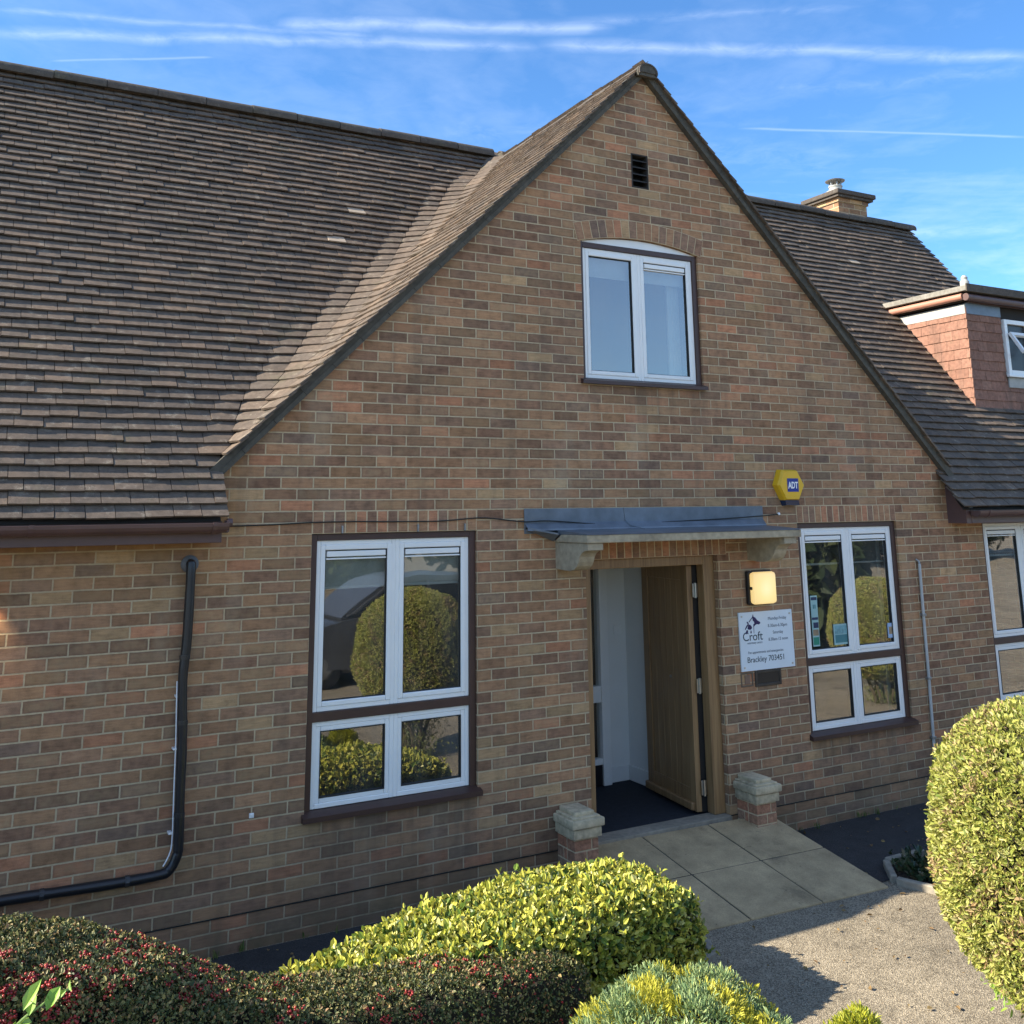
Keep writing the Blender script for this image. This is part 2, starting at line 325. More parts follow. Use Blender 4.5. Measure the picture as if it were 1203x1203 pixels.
# ------------------------------------------------------------------ ground
GZ=-2.46
def ground_mat(name,a,b_,scale=240,big=1.2,rough=.95,bump=.5,speck=.5):
    m,t,b=mat(name); p=pos(t)
    vo=t.add('ShaderNodeTexVoronoi',{'Vector':p,'Scale':scale}); n=t.noise(p,scale*.5,2,.7); bg=t.noise(p,big,5,.6); md=t.noise(p,9,4,.6)
    cell=t.add('ShaderNodeSeparateColor',{0:vo.outputs['Color']}).outputs[0]
    k=t.math('ADD',t.math('MULTIPLY',cell,speck),t.math('MULTIPLY',n,1-speck))
    c=t.mix(t.mapr(k,.2,.8),a,b_)
    kk=t.mapr(t.math('ADD',t.math('MULTIPLY',bg,.6),t.math('MULTIPLY',md,.4)),.35,.65,.72,1.2)
    v=t.add('ShaderNodeVectorMath',operation='SCALE'); t.set(v.inputs[0],c); t.set(v.inputs[3],kk)
    cc_=v.outputs[0]; cc_=t.mix(t.mapr(t.noise(p,2.6,5,.7),.56,.70,0,.42),cc_,(.05,.045,.036)); cc_=t.mix(t.mapr(t.noise(p,23,3,.6),.66,.74,0,.5),cc_,(.055,.05,.036))
    t.set(b.inputs['Base Color'],cc_); b.inputs['Roughness'].default_value=rough; b.inputs['Specular IOR Level'].default_value=.25
    t.set(b.inputs['Normal'],t.add('ShaderNodeBump',{'Height':t.math('ADD',vo.outputs['Distance'],t.math('MULTIPLY',n,.6)),'Strength':bump,'Distance':.006})); return m
M['gravel']=ground_mat('worn stony asphalt',(.155,.125,.086),(.45,.378,.27),150,1.1,.95,.8,.65)
M['tarmac']=ground_mat('dark tarmac',(.018,.018,.020),(.075,.070,.066),260,1.6,.85,.5)
M['slab']=ground_mat('concrete paving slab',(.37,.265,.145),(.53,.395,.225),210,2.2,.9,.25,.3)
M['joint']=simple('dirty slab joint',(.05,.045,.036),.95,40,.3,.2)
M['kerb']=simple('concrete edging',(.27,.235,.18),.95,26,.35,.4)
M['soil']=ground_mat('bark and soil',(.020,.014,.010),(.075,.050,.034),60,3,.97,.9,.7)
def sheet(name,poly,z,m,kind='structure'):
    mb=MB(); mb.quad(*[(x,y,z) for x,y in poly]); return tag(mb.build(name,m),kind=kind)
mb=MB(); mb.quad((-900,-900,GZ-.03),(900,-900,GZ-.03),(900,900,GZ-.03),(-900,900,GZ-.03)); tag(mb.build('ground',M['gravel']),kind='structure')
sheet('path',[(-14,-40),(40,-40),(40,-.0),(-14,-.0)],GZ,M['gravel'])
sheet('tarmac_strip',[(-14,-1.36),(.62,-1.36),(.62,-.02),(-14,-.02)],GZ+.006,M['tarmac'])
sheet('tarmac_apron',[(2.60,-1.16),(12,-.95),(12,-.02),(2.60,-.02)],GZ+.006,M['tarmac'])
# paving slabs ramping up to the door sill
def paving():
    mb=MB(); js=MB()
    rows=[(-.02,-.60),(-.612,-1.20)]; cols=[(.78,1.355),(1.367,1.962),(1.974,2.56)]
    top=lambda y: GZ+.012+.0 + (.185)*max(0,(y+1.20)/1.18)
    skew=lambda x,y: y-.045*(x-1.4)
    for ya,yb in rows:
        for xa,xb in cols:
            P=[(xa,yb),(xb,yb),(xb,ya),(xa,ya)]; dz=random.uniform(-.002,.002)
            T=[(x,skew(x,y),top(y)+dz) for x,y in P]; B=[(x,skew(x,y),GZ-.05) for x,y in P]
            i=len(mb.v); bm=bmesh.new(); vs=[bm.verts.new(v) for v in B+T]
            for q in((3,2,1,0),(4,5,6,7),(0,1,5,4),(1,2,6,5),(2,3,7,6),(3,0,4,7)): bm.faces.new([vs[k] for k in q])
            bmesh.ops.bevel(bm,geom=bm.edges[:],offset=.004,segments=1,affect='EDGES'); mb.bm(bm)
    P=[(.79,-1.185),(2.55,-1.185),(2.55,-.03),(.79,-.03)]
    js.quad(*[(x,skew(x,y),top(y)-.006) for x,y in P])
    o=tag(mb.build('paving',M['slab']),kind='structure'); js.build('joint',M['joint'],o)
paving()
def kerb(pts,name,w=.05,h=.05):
    """edging blocks along a ground line"""
    mb=MB()
    for (a,b) in zip(pts,pts[1:]):
        a=Vector((*a,GZ-.05)); b=Vector((*b,GZ-.05)); d=(b-a); n=Vector((-d.y,d.x,0)).normalized()*w
        k=max(1,round(d.length/.35))
        for i in range(k):
            p=a+d*(i/k); q=d*(1/k)*.985; bm=bmesh.new(); bmesh.ops.create_cube(bm,size=1)
            Mx=Matrix((( q.x,n.x,0,p.x+q.x/2+n.x/2),(q.y,n.y,0,p.y+q.y/2+n.y/2),(0,0,h+.05,p.z+(h+.05)/2+random.uniform(-.004,.004)),(0,0,0,1)))
            bmesh.ops.transform(bm,matrix=Mx,verts=bm.verts); bmesh.ops.bevel(bm,geom=bm.edges[:],offset=.007,segments=1,affect='EDGES'); mb.bm(bm)
    return tag(mb.build(name,M['kerb']),kind='structure')
sheet('planting_bed',[(-7,-1.40),(.80,-1.26),(.87,-1.36),(.78,-1.53),(.60,-1.60),(-.13,-1.69),(-.13,-3.6),(-7,-3.6)],GZ+.02,M['soil'])
kerb([(-.4,-1.73),(-.12,-1.70),(.60,-1.62),(.80,-1.53),(.885,-1.37),(.85,-1.235),(.70,-1.30)],'kerb')
sheet('planting_bed',[(2.93,-.98),(2.70,-1.20),(2.78,-1.50),(3.2,-1.80),(6.8,-1.80),(6.8,-1.02)],GZ+.02,M['soil'])
kerb([(3.4,-1.82),(3.15,-1.80),(2.80,-1.53),(2.69,-1.22),(2.90,-.97),(3.3,-.96)],'kerb')

# ------------------------------------------------------------------ the house
house=empty('brick_house',(1.65,0,GZ))
tag(house,'long brown brick building with a steep gable, tiled roofs and an open oak entrance door','building')
APX,SL=1.65,1.0                     # gable axis and slope
ZA=3.895                            # top of gable brickwork
XL,XR=-12.0,8.42
TW=.27
# openings: x0,x1,z0,z1
OPEN=dict(left=(-1.24,-.0,-1.79,-.0), right=(3.15,4.40,-1.79,-.0), far=(5.62,6.87,-1.79,-.0), door=(.935,2.235,-2.262,-.245))
def wall_front():
    # outline following the gable
    zl=.36; zs=.02
    outer=[(XL,-2.6),(XR,-2.6),(XR,zs),(5.22,zs),(5.22,ZA-(5.22-APX)),(APX,ZA),(-1.91,ZA-(APX+1.91)),(-1.91,zs),(XL,zs)]
    arch=[(.965,1.13),(2.185,1.13),(2.185,2.315)]+[(.965+1.22*(1-k/12),2.315+.075*(1-((k/12-.5)*2)**2)) for k in range(1,12)]+[(.965,2.315)]
    holes=[arch]+[[(a,c),(b,c),(b,d),(a,d)] for a,b,c,d in OPEN.values()]+[[(1.505,2.855),(1.685,2.855),(1.685,3.165),(1.505,3.165)]]
    polys=[[Vector((x,0,z)) for x,z in l] for l in [outer]+holes]
    flat=[p for l in polys for p in l]; tri=tessellate_polygon(polys)
    mb=MB(); mb.v=[tuple(p) for p in flat]; mb.f=[tuple(t) for t in tri]
    for h in holes:
        for (a,b) in zip(h,h[1:]+h[:1]): mb.quad((a[0],0,a[1]),(b[0],0,b[1]),(b[0],.11,b[1]),(a[0],.11,a[1]))
    o=mb.build('front_wall',M['brick'],house)
    # tessellated sheet must face outwards
    me=o.data; bm=bmesh.new(); bm.from_mesh(me)
    for f in bm.faces:
        if abs(f.normal.y)>.9 and f.normal.y>0: f.normal_flip()
    bm.to_mesh(me); bm.free(); return o
wall_front()
mb=MB()   # other walls (plain, closed box so that light behaves)
mb.quad((XL,0,-2.6),(XL,5.65,-2.6),(XL,5.65,.1),(XL,2.825,4.0),(XL,0,.1)); mb.quad((XR,0,-2.6),(XR,5.65,-2.6),(XR,5.65,.1),(XR,2.825,4.0),(XR,0,.1)); mb.quad((XL,5.65,-2.6),(XR,5.65,-2.6),(XR,5.65,.1),(XL,5.65,.1))
mb.build('side_wall',M['brick'],house)

# soldier courses and arch: real upright bricks, 3 mm proud, on a mortar bed
def soldier(name,x0,x1,z0,z1,y=-.003):
    mb=MB(); bedm=MB(); n=round((x1-x0)/.0752); w=(x1-x0)/n
    for i in range(n): mb.box(x0+i*w+.005,x0+(i+1)*w-.005,y,.02,z0+.004,z1-.005,.002)
    o=mb.build(name,M['brick_unit'],house); bedm.box(x0,x1,-.001,.02,z0+.001,z1-.001); bedm.build('mortar_bed',M['mortar'],o); return o
soldier('soldier_course',-1.238,-.002,0.0,.15); soldier('soldier_course',3.152,4.398,0.0,.15); soldier('soldier_course',.86,2.33,-.243,-.10)
def arch():
    mb=MB(); bed=MB(); n=17; xc=1.575; half=.61; rise=.075; Rr=(half*half+rise*rise)/(2*rise); zc=2.315+rise-Rr; a0=math.asin(half/Rr)*1.05
    P=lambda r,a:(xc+r*math.sin(a),zc+r*math.cos(a))
    for i in range(n):
        a=-a0+2*a0*i/n; b=-a0+2*a0*(i+1)/n; g=.0045/Rr
        pts=[P(Rr+.006,a+g),P(Rr+.006,b-g),P(Rr+.155,b-g),P(Rr+.155,a+g)]
        mb.prism([(x,-.004,z) for x,z in pts],(0,1,0),.03)
        q=[P(Rr+.001,a),P(Rr+.001,b),P(Rr+.16,b),P(Rr+.16,a)]; bed.quad(*[(x,-.0015,z) for x,z in q])
    o=mb.build('brick_arch',M['brick_unit'],house); bed.build('mortar_bed',M['mortar'],o)
arch()

# windows ------------------------------------------------------------
def ring(mb,x0,x1,z0,z1,w,y0,y1,c=.004):
    wl=w if isinstance(w,(tuple,list)) else (w,w,w,w)   # left,right,bottom,top
    mb.box(x0,x0+wl[0],y0,y1,z0,z1,c); mb.box(x1-wl[1],x1,y0,y1,z0,z1,c)
    mb.box(x0+wl[0],x1-wl[1],y0,y1-.001,z0,z0+wl[2],c); mb.box(x0+wl[0],x1-wl[1],y0,y1-.001,z1-wl[3],z1,c)
def casement(par_,x0,x1,z0,z1,vent=False,yo=.036,fix=False,topw=.058):
    """one white light: outer frame, sash, black seal, pane"""
    mb=MB(); ring(mb,x0,x1,z0,z1,.030,yo,yo+.06); ring(mb,x0+.029,x1-.029,z0+.029,z1-.029,(.034,.034,.034,topw-.026),yo-.006 if not fix else yo+.004,yo+.05,.006)
    fr=mb.build('casement',M['upvc'],par_)
    gx0,gx1,gz0,gz1=x0+.062,x1-.062,z0+.062,z1-.031-(topw-.026)+.002
    sb=MB(); ring(sb,gx0-.002,gx1+.002,gz0-.002,gz1+.002,.007,yo+.002,yo+.03,0); sb.build('seal',M['seal'],par_)
    g=MB(); g.quad((gx0,yo+.018,gz0),(gx1,yo+.018,gz0),(gx1,yo+.018,gz1),(gx0,yo+.018,gz1)); g.build('pane',M['glass'],par_)
    if vent:
        v=MB(); v.box(gx0+.012,gx1-.012,yo-.002,yo+.02,gz1-.045,gz1-.008,.004); v.box(gx0+.008,gx1-.008,yo+.001,yo+.02,gz1-.064,gz1-.054,.002); v.build('vent_strip',M['upvc'],par_)
def ground_window(x0,x1,blind):
    mb=MB(); z0,z1=-1.79,0.0
    ring(mb,x0+.001,x1-.001,z0+.02,z1-.001,(.045,.05,.03,.045),.022,.10,.003); mb.box(x0+.045,x1-.05,.022,.099,-1.205,-1.145,.003)
    w=mb.build('window',M['brown'],house)
    xm=(x0+x1)/2+.0
    for a,b in((x0+.046,xm),(xm,x1-.051)):
        casement(w,a,b,-1.144,-.046,vent=True,topw=.062); casement(w,a,b,-1.735,-1.206,fix=True)
    s=MB(); s.prism([(x0-.018,-.045,-1.793),(x0-.018,-.045,-1.762),(x0-.018,.021,-1.738),(x0-.018,.10,-1.738),(x0-.018,.10,-1.793)],(1,0,0),(x1-x0)+.036); s.build('sill',M['brown'],w)
    if blind:
        bl=MB(); bl.box(x0+.06,x1-.06,.115,.118,-.36,-.03); bl.build('blind',M['blind'],w)
    rl=MB(); rl.box(x0+.06,x1-.06,.108,.122,-.375,-.358,.003); rl.build('blind_rail',M['upvc'],w)
    return w
w_left=ground_window(-1.24,0.0,True); w_right=ground_window(3.15,4.40,False); w_far=ground_window(5.62,6.87,False)
def upper_window():
    x0,x1,z0,z1=.965,2.185,1.13,2.315; mb=MB()
    ring(mb,x0+.001,x1-.001,z0+.02,z1-.001,(.032,.05,.03,.045),.022,.10,.003); w=mb.build('window',M['brown'],house); xm=1.555
    casement(w,x0+.033,xm,z0+.051,z1-.047,fix=False,topw=.06); casement(w,xm,x1-.052,z0+.051,z1-.047,vent=True,topw=.06)
    a=MB(); n=14; arc=[(x0+.004+(1.212)*k/n, 2.317+.068*(1-((k/n-.5)*2)**2)) for k in range(n+1)]
    a.prism([(x,.03,z) for x,z in [(x0+.004,2.3165)]+arc[1:-1]+[(x1-.004,2.3165)]],(0,1,0),.05); a.build('arch_panel',M['upvc'],w)
    s=MB(); s.prism([(x0-.03,-.04,1.127),(x0-.03,-.04,1.155),(x0-.03,.021,1.178),(x0-.03,.10,1.178),(x0-.03,.10,1.127)],(1,0,0),1.265); s.build('sill',M['brown'],w)
    bl=MB(); bl.box(x0+.06,x1-.06,.13,.134,2.05,2.29); bl.build('blind',M['blind'],w)
    c=MB()
    for k in range(7): 
        xx=x1-.20+.018*k; c.tube([(xx,.2,1.15),(xx,.2,2.28)],.012,8)
    c.build('curtain',M['blind'],w)
upper_window()
# air brick: dark slot with four louvre blades
mb=MB(); ring(mb,1.506,1.684,2.856,3.164,.012,-.002,.08,0); 
for k in range(1,5): mb.obox((1.518,.0,2.856+.0616*k-.004),(.154,0,0),(0,.06,.03),(0,.004,.010))
vn=mb.build('gable_vent',M['soffit'],house); b=MB(); b.box(1.506,1.684,.08,.09,2.856,3.164); b.build('backing',M['blackplastic'],vn)

# roofs ---------------------------------------------------------------
ZE=.115; YE=-.27; TM=1.28           # eave height, eave line, main slope
YR=2.825; ZRIDGE=ZE+TM*(YR-YE); ZG=3.99    # main ridge, gable ridge
def tiled_slope(sign,x_end,name):
    """plain tiles laid course by course along the roof's contour lines; the courses sweep round the valley from gable slope to main slope.
       sign -1: left of the gable, +1: right of it"""
    V=[];gauge=.100*math.sin(math.atan(TM)); k=0; z=ZE
    rad=.34
    while z<ZRIDGE+.02:
        ym=YE+(z-ZE)/TM; paths=[]
        xg=APX+sign*(ZG-z)/SL      # x of the gable slope's contour
        on_gable = z<ZG-.05 and z>.46
        xstop = -1.87 if sign<0 else 5.02
        pts=[]
        if on_gable:
            # small bonus: the swept radius grows up the roof then shrinks near the top
            r=min(rad, max(.05,(ym+.07)*.8), max(.06,(ZG-z)*.55))
            pts.append((xg,-.075)); 
            if ym-r>-.07: pts.append((xg,ym-r))
            c=(xg+sign*r,ym-r)
            for a in np.linspace(0,math.pi/2,9)[1:]:
                pts.append((c[0]-sign*r*math.cos(a), c[1]+r*math.sin(a)))
            pts.append((x_end,ym))
        else:
            xs = xstop if z<=.46 else APX
            if sign<0 and z<=.46: xs=-1.86-.0
            pts=[(xs,ym),(x_end,ym)]
        P=np.array(pts); seg=np.linalg.norm(np.diff(P,axis=0),axis=1); cum=np.r_[0,np.cumsum(seg)]; L=cum[-1]
        # uphill direction at each path vertex, shared by neighbouring tiles
        sd=np.diff(P,axis=0)/seg[:,None]; sn=np.stack([-sd[:,1],sd[:,0]],1); sn*=np.sign(sn[:,1]*1.0-sign*sn[:,0])[:,None]
        vn=np.r_[sn[:1],sn[:-1]+sn[1:],sn[-1:]]; vn/=np.linalg.norm(vn,axis=1,keepdims=True)
        if on_gable and len(P)>4: vn[0]=(-sign,0); vn[1]=(-sign,0); vn[-1]=(0,1); vn[-2]=(0,1)
        def uph(q):
            v=np.array([np.interp(q,cum,vn[:,0]),np.interp(q,cum,vn[:,1])]); return v/np.linalg.norm(v)
        w=.166; s=(-.083 if k%2 else 0)+rng.uniform(-.004,.004)
        while s<L:
            a=max(s,0); b=min(s+w-.004,L); s+=w
            if b-a<.03: continue
            mid=(a+b)/2
            def at(q): 
                i=min(np.searchsorted(cum,q,side='right')-1,len(seg)-1); return P[i]+(P[i+1]-P[i])*((q-cum[i])/seg[i]),(P[i+1]-P[i])/seg[i]
            pa,_=at(a); pb,_=at(b); tg=pb-pa; wd=np.linalg.norm(tg); tg=tg/wd
            up2=np.array([-tg[1],tg[0]])*(-1)   # candidate uphill (horizontal)
            if sign>0: up2=-up2
            # uphill: main roof +y, gable slope toward axis
            if up2[1]*1.0+(-sign)*up2[0]<0: up2=-up2
            sl=TM; ca=1/math.hypot(1,sl); sa=sl*ca
            ra,rb=uph(a),uph(b)
            def frame(r):
                # the swept valley is flatter than the two slopes it joins, and its courses lie further apart
                sp_=abs(r[0])/SL+abs(r[1])/TM; tn=1/sp_; c_=1/math.hypot(1,tn); s_=tn*c_
                return np.array([r[0]*c_,r[1]*c_,s_]),np.array([-r[0]*s_,-r[1]*s_,c_]),.165*(gauge*sp_/c_)/.1*.98,-.0290+.0170*min(1,abs(r[0])*1.3)
            ua,na,la,ha=frame(ra); ub,nb,lb,hb=frame(rb)
            u=np.array([up2[0]*ca,up2[1]*ca,sa]); t3=np.array([tg[0],tg[1],0]); n=np.array([-up2[0]*sa,-up2[1]*sa,ca])
            zz=z+rng.normal(0,.0014)
            o=np.array([pa[0],pa[1],zz]); jit=rng.normal(0,.003); li=rng.normal(0,.0012)
            if rng.random()<.02: jit+=rng.uniform(-.02,.006)
            tailb=.014+li; th=.0145; ln=.165
            rot=rng.normal(0,.006)
            c0=o+ua*jit; c1=o+t3*wd+ub*(jit+rot*wd)
            hd0=ua*la+na*ha; hd1=ub*lb+nb*hb
            b0=c0+na*tailb; b1=c1+nb*(tailb+rng.normal(0,.0012)); 
            V+= [b0,b1,b1+hd1,b0+hd0,b0+na*th,b1+nb*th,b1+hd1+nb*(th*.4),b0+hd0+na*(th*.4)]
        z+=gauge; k+=1
    V=np.array(V); N=len(V)//8
    q=np.array([(4,5,6,7),(0,1,5,4),(1,2,6,5),(3,0,4,7),(0,3,2,1)]); F=(np.arange(N)[:,None,None]*8+q[None]).reshape(-1,4)
    return npmesh(name,V,F,M['tile'],house)
tiled_slope(-1,-6.2,'roof_tiles'); tiled_slope(1,XR+.06,'roof_tiles')
mb=MB()   # roof decks below the tiles
dz=-.02
mb.quad((XL,YE+.03,ZE+dz),(-1.90,YE+.03,ZE+dz),(-1.90,.02,.47),(APX,YR,ZRIDGE+dz-.03),(XL,YR,ZRIDGE+dz-.03))
mb.quad((XR,YE+.03,ZE+dz),(5.05,YE+.03,ZE+dz),(5.05,.02,.47),(APX,YR,ZRIDGE+dz-.03),(XR,YR,ZRIDGE+dz-.03))
mb.quad((XL,5.92,ZE),(XR,5.92,ZE),(XR,YR,ZRIDGE-.01),(XL,YR,ZRIDGE-.01))
mb.quad((APX,-.04,ZG-.03),(-1.93,-.04,ZG-.03-3.58),(-1.93,.06,ZG-.03-3.58),(APX,YR,ZG-.03)); mb.quad((APX,-.04,ZG-.03),(5.20,-.04,ZG-.03-3.55),(5.20,.06,ZG-.03-3.55),(APX,YR,ZG-.03))
mb.quad((XL,YE+.03,ZE+.005),(-6.0,YE+.03,ZE+.005),(-6.0,YR,ZRIDGE-.01),(XL,YR,ZRIDGE-.01))
mb.build('roof_deck',M['soffit'],house)
def ridge(p0,p1,name,r=.115,seg=.45,both=True):
    mb=MB(); jm=MB(); p0=Vector(p0); p1=Vector(p1); d=p1-p0; n=round(d.length/seg); e=d.normalized(); side=Vector((-e.y,e.x,0)); 
    for i in range(n):
        a=p0+d*(i/n)+e*.004; b=p0+d*((i+1)/n)-e*.004; dzz=random.uniform(-.006,.006); rr=r*random.uniform(.97,1.03)
        ring_=[]
        for P in(a,b):
            o_=[P+side*(rr*math.cos(t))+Vector((0,0,rr*.80*math.sin(t)+dzz)) for t in np.linspace(-.30,math.pi+.30,13)]
            i_=[P+side*((rr-.016)*math.cos(t))+Vector((0,0,(rr-.016)*.80*math.sin(t)+dzz)) for t in np.linspace(-.30,math.pi+.30,13)]
            ring_.append((o_,i_))
        i0=len(mb.v)
        for o_,i_ in ring_: mb.v+=[tuple(v) for v in o_]+[tuple(v) for v in reversed(i_)]
        for k in range(26): mb.f.append((i0+k,i0+(k+1)%26,i0+26+(k+1)%26,i0+26+k))
        for end in(0,26):
            for k in range(12): mb.f.append((i0+end+k,i0+end+k+1,i0+end+25-k-1,i0+end+25-k))
    jm.prism([p0+e*.01+side*((r-.012)*math.cos(t))+Vector((0,0,(r-.012)*.80*math.sin(t)+.004)) for t in np.linspace(-.2,math.pi+.2,13)],e,d.length-.02)
    o=mb.build(name,M['ridge'],house,smooth=True); jm.build('mortar_joint',M['verge'],o); return o
ridge((XL,YR,ZRIDGE+.0),(1.6,YR,ZRIDGE+.0),'ridge_tiles',.105); ridge((1.7,YR,ZRIDGE+.0),(XR+.10,YR,ZRIDGE+.0),'ridge_tiles',.105)
ridge((APX,-.12,ZG-.085),(APX,YR-.10,ZG-.085),'ridge_tiles',.10)
# verges: slate undercloak and mortar under the end tiles
for sg,z_low,nm in((-1,.37,'verge'),(1,.42,'verge')):
    mb=MB(); L=(ZG-z_low); dirv=Vector((sg,0,-1)).normalized(); up=Vector((sg*.7071,0,.7071)); n=int(L*1.4142/.30)
    for i in range(n+1):
        a=L*1.4142*i/(n+1); l=L*1.4142/(n+1)
        o_=Vector((APX,0,ZG))+dirv*a
        mb.obox(o_+Vector((0,-.055,0))-up*.066,dirv*(l-.003),(0,.06,0),up*.034)
        mb.obox(o_+Vector((0,-.045+random.uniform(-.004,.004),0))-up*.034,dirv*l,(0,.06,0),up*.050)
    mb.build(nm,M['verge'],house)
mb=MB(); mb.prism([(APX+.105*math.cos(t),-.10,ZG-.09+.088*math.sin(t)) for t in np.linspace(-.4,math.pi+.4,12)],(0,1,0),.04); mb.build('ridge_end_mortar',M['verge'],house)
# eaves: fascia, gutter and brackets
def eaves(x0,x1,x_end_box,name):
    mb=MB(); mb.box(x0,x1,-.215,-.19,-.035,.095,.003); f=mb.build('fascia',M['fascia'],house)
    s=MB(); s.box(x0,x1,-.19,-.001,-.034,-.022); s.build('soffit_board',M['fascia'],f)
    g=MB(); n=10
    prof=[(-.275+.055*math.cos(t),.085+.060*math.sin(t)) for t in np.linspace(math.pi,2*math.pi,n)]; inner=[(-.275+.050*math.cos(t),.086+.054*math.sin(t)) for t in np.linspace(2*math.pi,math.pi,n)]
    g.prism([(x0-.02,y,z) for y,z in prof+inner],(1,0,0),(x1-x0)+.04); 
    g.prism([(x0-.021,y,z) for y,z in prof],(1,0,0),.004); g.prism([(x1+.017,y,z) for y,z in prof],(1,0,0),.004)
    gt=g.build('gutter',M['fascia'],house)
    for xb in np.arange(x1-.08 if name=='l' else x0+.12, x0 if name=='l' else x1, -1.02 if name=='l' else 1.02):
        b=MB(); b.prism([(xb,-.275+.061*math.cos(t),.085+.066*math.sin(t)) for t in np.linspace(math.pi*.97,2*math.pi,n)]+[(xb,-.275+.056*math.cos(t),.085+.061*math.sin(t)) for t in np.linspace(2*math.pi,math.pi*.97,n)],(1,0,0),.028); b.build('bracket',M['fascia'],gt)
eaves(XL,-1.885,None,'l'); eaves(5.20,XR,None,'r')
mb=MB(); mb.prism([(5.13,-.21,-.035),(5.13,-.21,.10),(5.13,.0,.33),(5.13,.0,-.035)],(1,0,0),.07); mb.build('box_end',M['fascia'],house)
mb=MB(); mb.prism([(5.10,-.275,.110),(5.10,-.275,.135),(5.10,.06,.46),(5.10,.06,.435)],(1,0,0),.05); mb.build('verge',M['verge'],house)
mb=MB(); mb.tube([(-1.87,-.275,.085),(-1.84,-.275,.085)],.028,10); mb.box(-1.878,-1.862,-.31,-.235,.03,.10,.003); mb.build('gutter_clip',M['fascia'],house)

# chimney -------------------------------------------------------------
mb=MB(); mb.box(7.16,7.72,2.90,3.42,3.6,4.35); mb.box(7.14,7.74,2.88,3.44,4.35,4.405); ch=mb.build('chimney',brick_mat('chimney brick',7.0,0,False),house)
mb=MB(); mb.box(7.09,7.79,2.83,3.49,4.405,4.44,.006); mb.box(7.06,7.82,2.80,3.52,4.44,4.51,.014); mb.build('chimney_coping',M['ridge'],ch)
cx,cy=7.40,3.15
mb=MB(); mb.lathe((cx,cy,4.51),[(.25,0),(.18,.06),(.12,.10),(.11,.10)],24); mb.build('flaunching',M['pot'],ch,True)
mb=MB(); mb.lathe((cx,cy,4.60),[(.09,0),(.09,.06),(.10,.065),(.10,.08),(.08,.08)],24); mb.build('flue_pot',M['render'],ch,True)
mb=MB(); mb.lathe((cx,cy,4.75),[(.135,0),(.142,.010),(.08,.035),(.02,.045)],24); cw=mb.build('chimney_cowl',M['galv'],ch,True)
for k in range(6):
    a=2*math.pi*k/6; mb=MB(); mb.box(cx+.08*math.cos(a)-.007,cx+.08*math.cos(a)+.007,cy+.08*math.sin(a)-.007,cy+.08*math.sin(a)+.007,4.67,4.752); mb.build('cowl_strut',M['galv'],ch)

# dormer --------------------------------------------------------------
DX,DY=6.49,.584
mb=MB(); mb.prism([(DX+.02,DY+.02,1.10),(DX+.02,DY+.02,2.40),(DX+.02,1.70,2.40)],(1,0,0),1.5)
dm=mb.build('dormer',M['soffit'],house)
def hang(name,o,ax,zlo,zhi,length,cut,skip=None):
    """hung tiles on a vertical face; cut(z)->(start,end) along the face"""
    V=[]; ax=np.array(ax,float); nrm=np.array([ax[1],-ax[0],0]); z=zlo; k=0
    while z<zhi:
        a0,a1=cut(z+.05)
        s=(-.0825 if k%2 else 0)
        while s<length:
            a=max(s,a0); b=min(s+.162,a1); s+=.165
            if b-a<.012: continue
            if skip and skip(0,z+.05):
                w0,w1=skip(1,0)
                if a>=w0 and b<=w1: continue
                if a<w0<b: b=w0
                elif a<w1<b: a=w1
                if b-a<.012: continue
            p=np.array(o)+ax*a+np.array([0,0,z]); q=np.array(o)+ax*b+np.array([0,0,z]); up=np.array([0,0,.125]); l=rng.normal(0,.0015); t=np.array([0,0,rng.normal(0,.0015)])
            b0,b1=p+nrm*.004+t,q+nrm*.004+t
            V+=[b0,b1,b1+up,b0+up,b0+nrm*(.017+l),b1+nrm*(.017+l),b1+up+nrm*.006,b0+up+nrm*.006]
        z+=.112; k+=1
    V=np.array(V); N=len(V)//8; qd=np.array([(4,5,6,7),(0,1,5,4),(1,2,6,5),(3,0,4,7)]); F=(np.arange(N)[:,None,None]*8+qd[None]).reshape(-1,4)
    return npmesh(name,V,F,M['hung'],dm)
hang('cheek_tiles',(DX,2.0,0),(0,-1,0),1.20,2.22,1.445,lambda z:(max(0,2.0-(YE+(z-ZE)/TM)-.02),1.445))
DWX0,DWX1,DWZ0,DWZ1=7.11,8.0,1.60,2.245; DE=8.05
hang('front_tiles',(DX-.015,DY,0),(1,0,0),1.18,2.22,DE-DX,lambda z:(0,DE-DX),lambda s,z:(DWX0-DX-.002,DWX1-DX+.002) if s else z>1.50)
mb=MB(); mb.prism([(DX-.022,DY-.022,2.265),(DX-.022,DY-.022,2.375),(DX-.022,1.70,2.375),(DX-.022,1.60,2.265)],(1,0,0),.03); mb.build('lead_flashing',M['render'],dm)
mb=MB(); mb.box(DX,DX+.60,DY-.024,DY-.004,2.265,2.39); mb.build('front_flashing',M['lead'],dm)
mb=MB(); mb.box(DX-.13,DE,DY-.15,2.02,2.50,2.56,.004); mb.build('dormer_roof',M['felt'],dm)
mb=MB(); mb.box(DX-.145,DE,DY-.168,DY-.151,2.485,2.575,.004); mb.build('felt_edge',M['ridge'],dm)
mb=MB(); mb.tube([(DX-.08,DY-.06,2.447),(DX-.08,1.93,2.44)],.038,14); mb.tube([(DX-.08,1.80,2.41),(DX-.08,1.80,2.30)],.030,12); mb.build('side_pipe',M['pinkpipe'],dm,True)
mb=MB(); mb.tube([(DX-.09,DY-.10,2.435),(DE,DY-.10,2.43)],.042,14); mb.box(DX+.02,DE,DY-.05,DY-.024,2.39,2.48,.003); fg=mb.build('front_gutter',M['fascia'],dm)
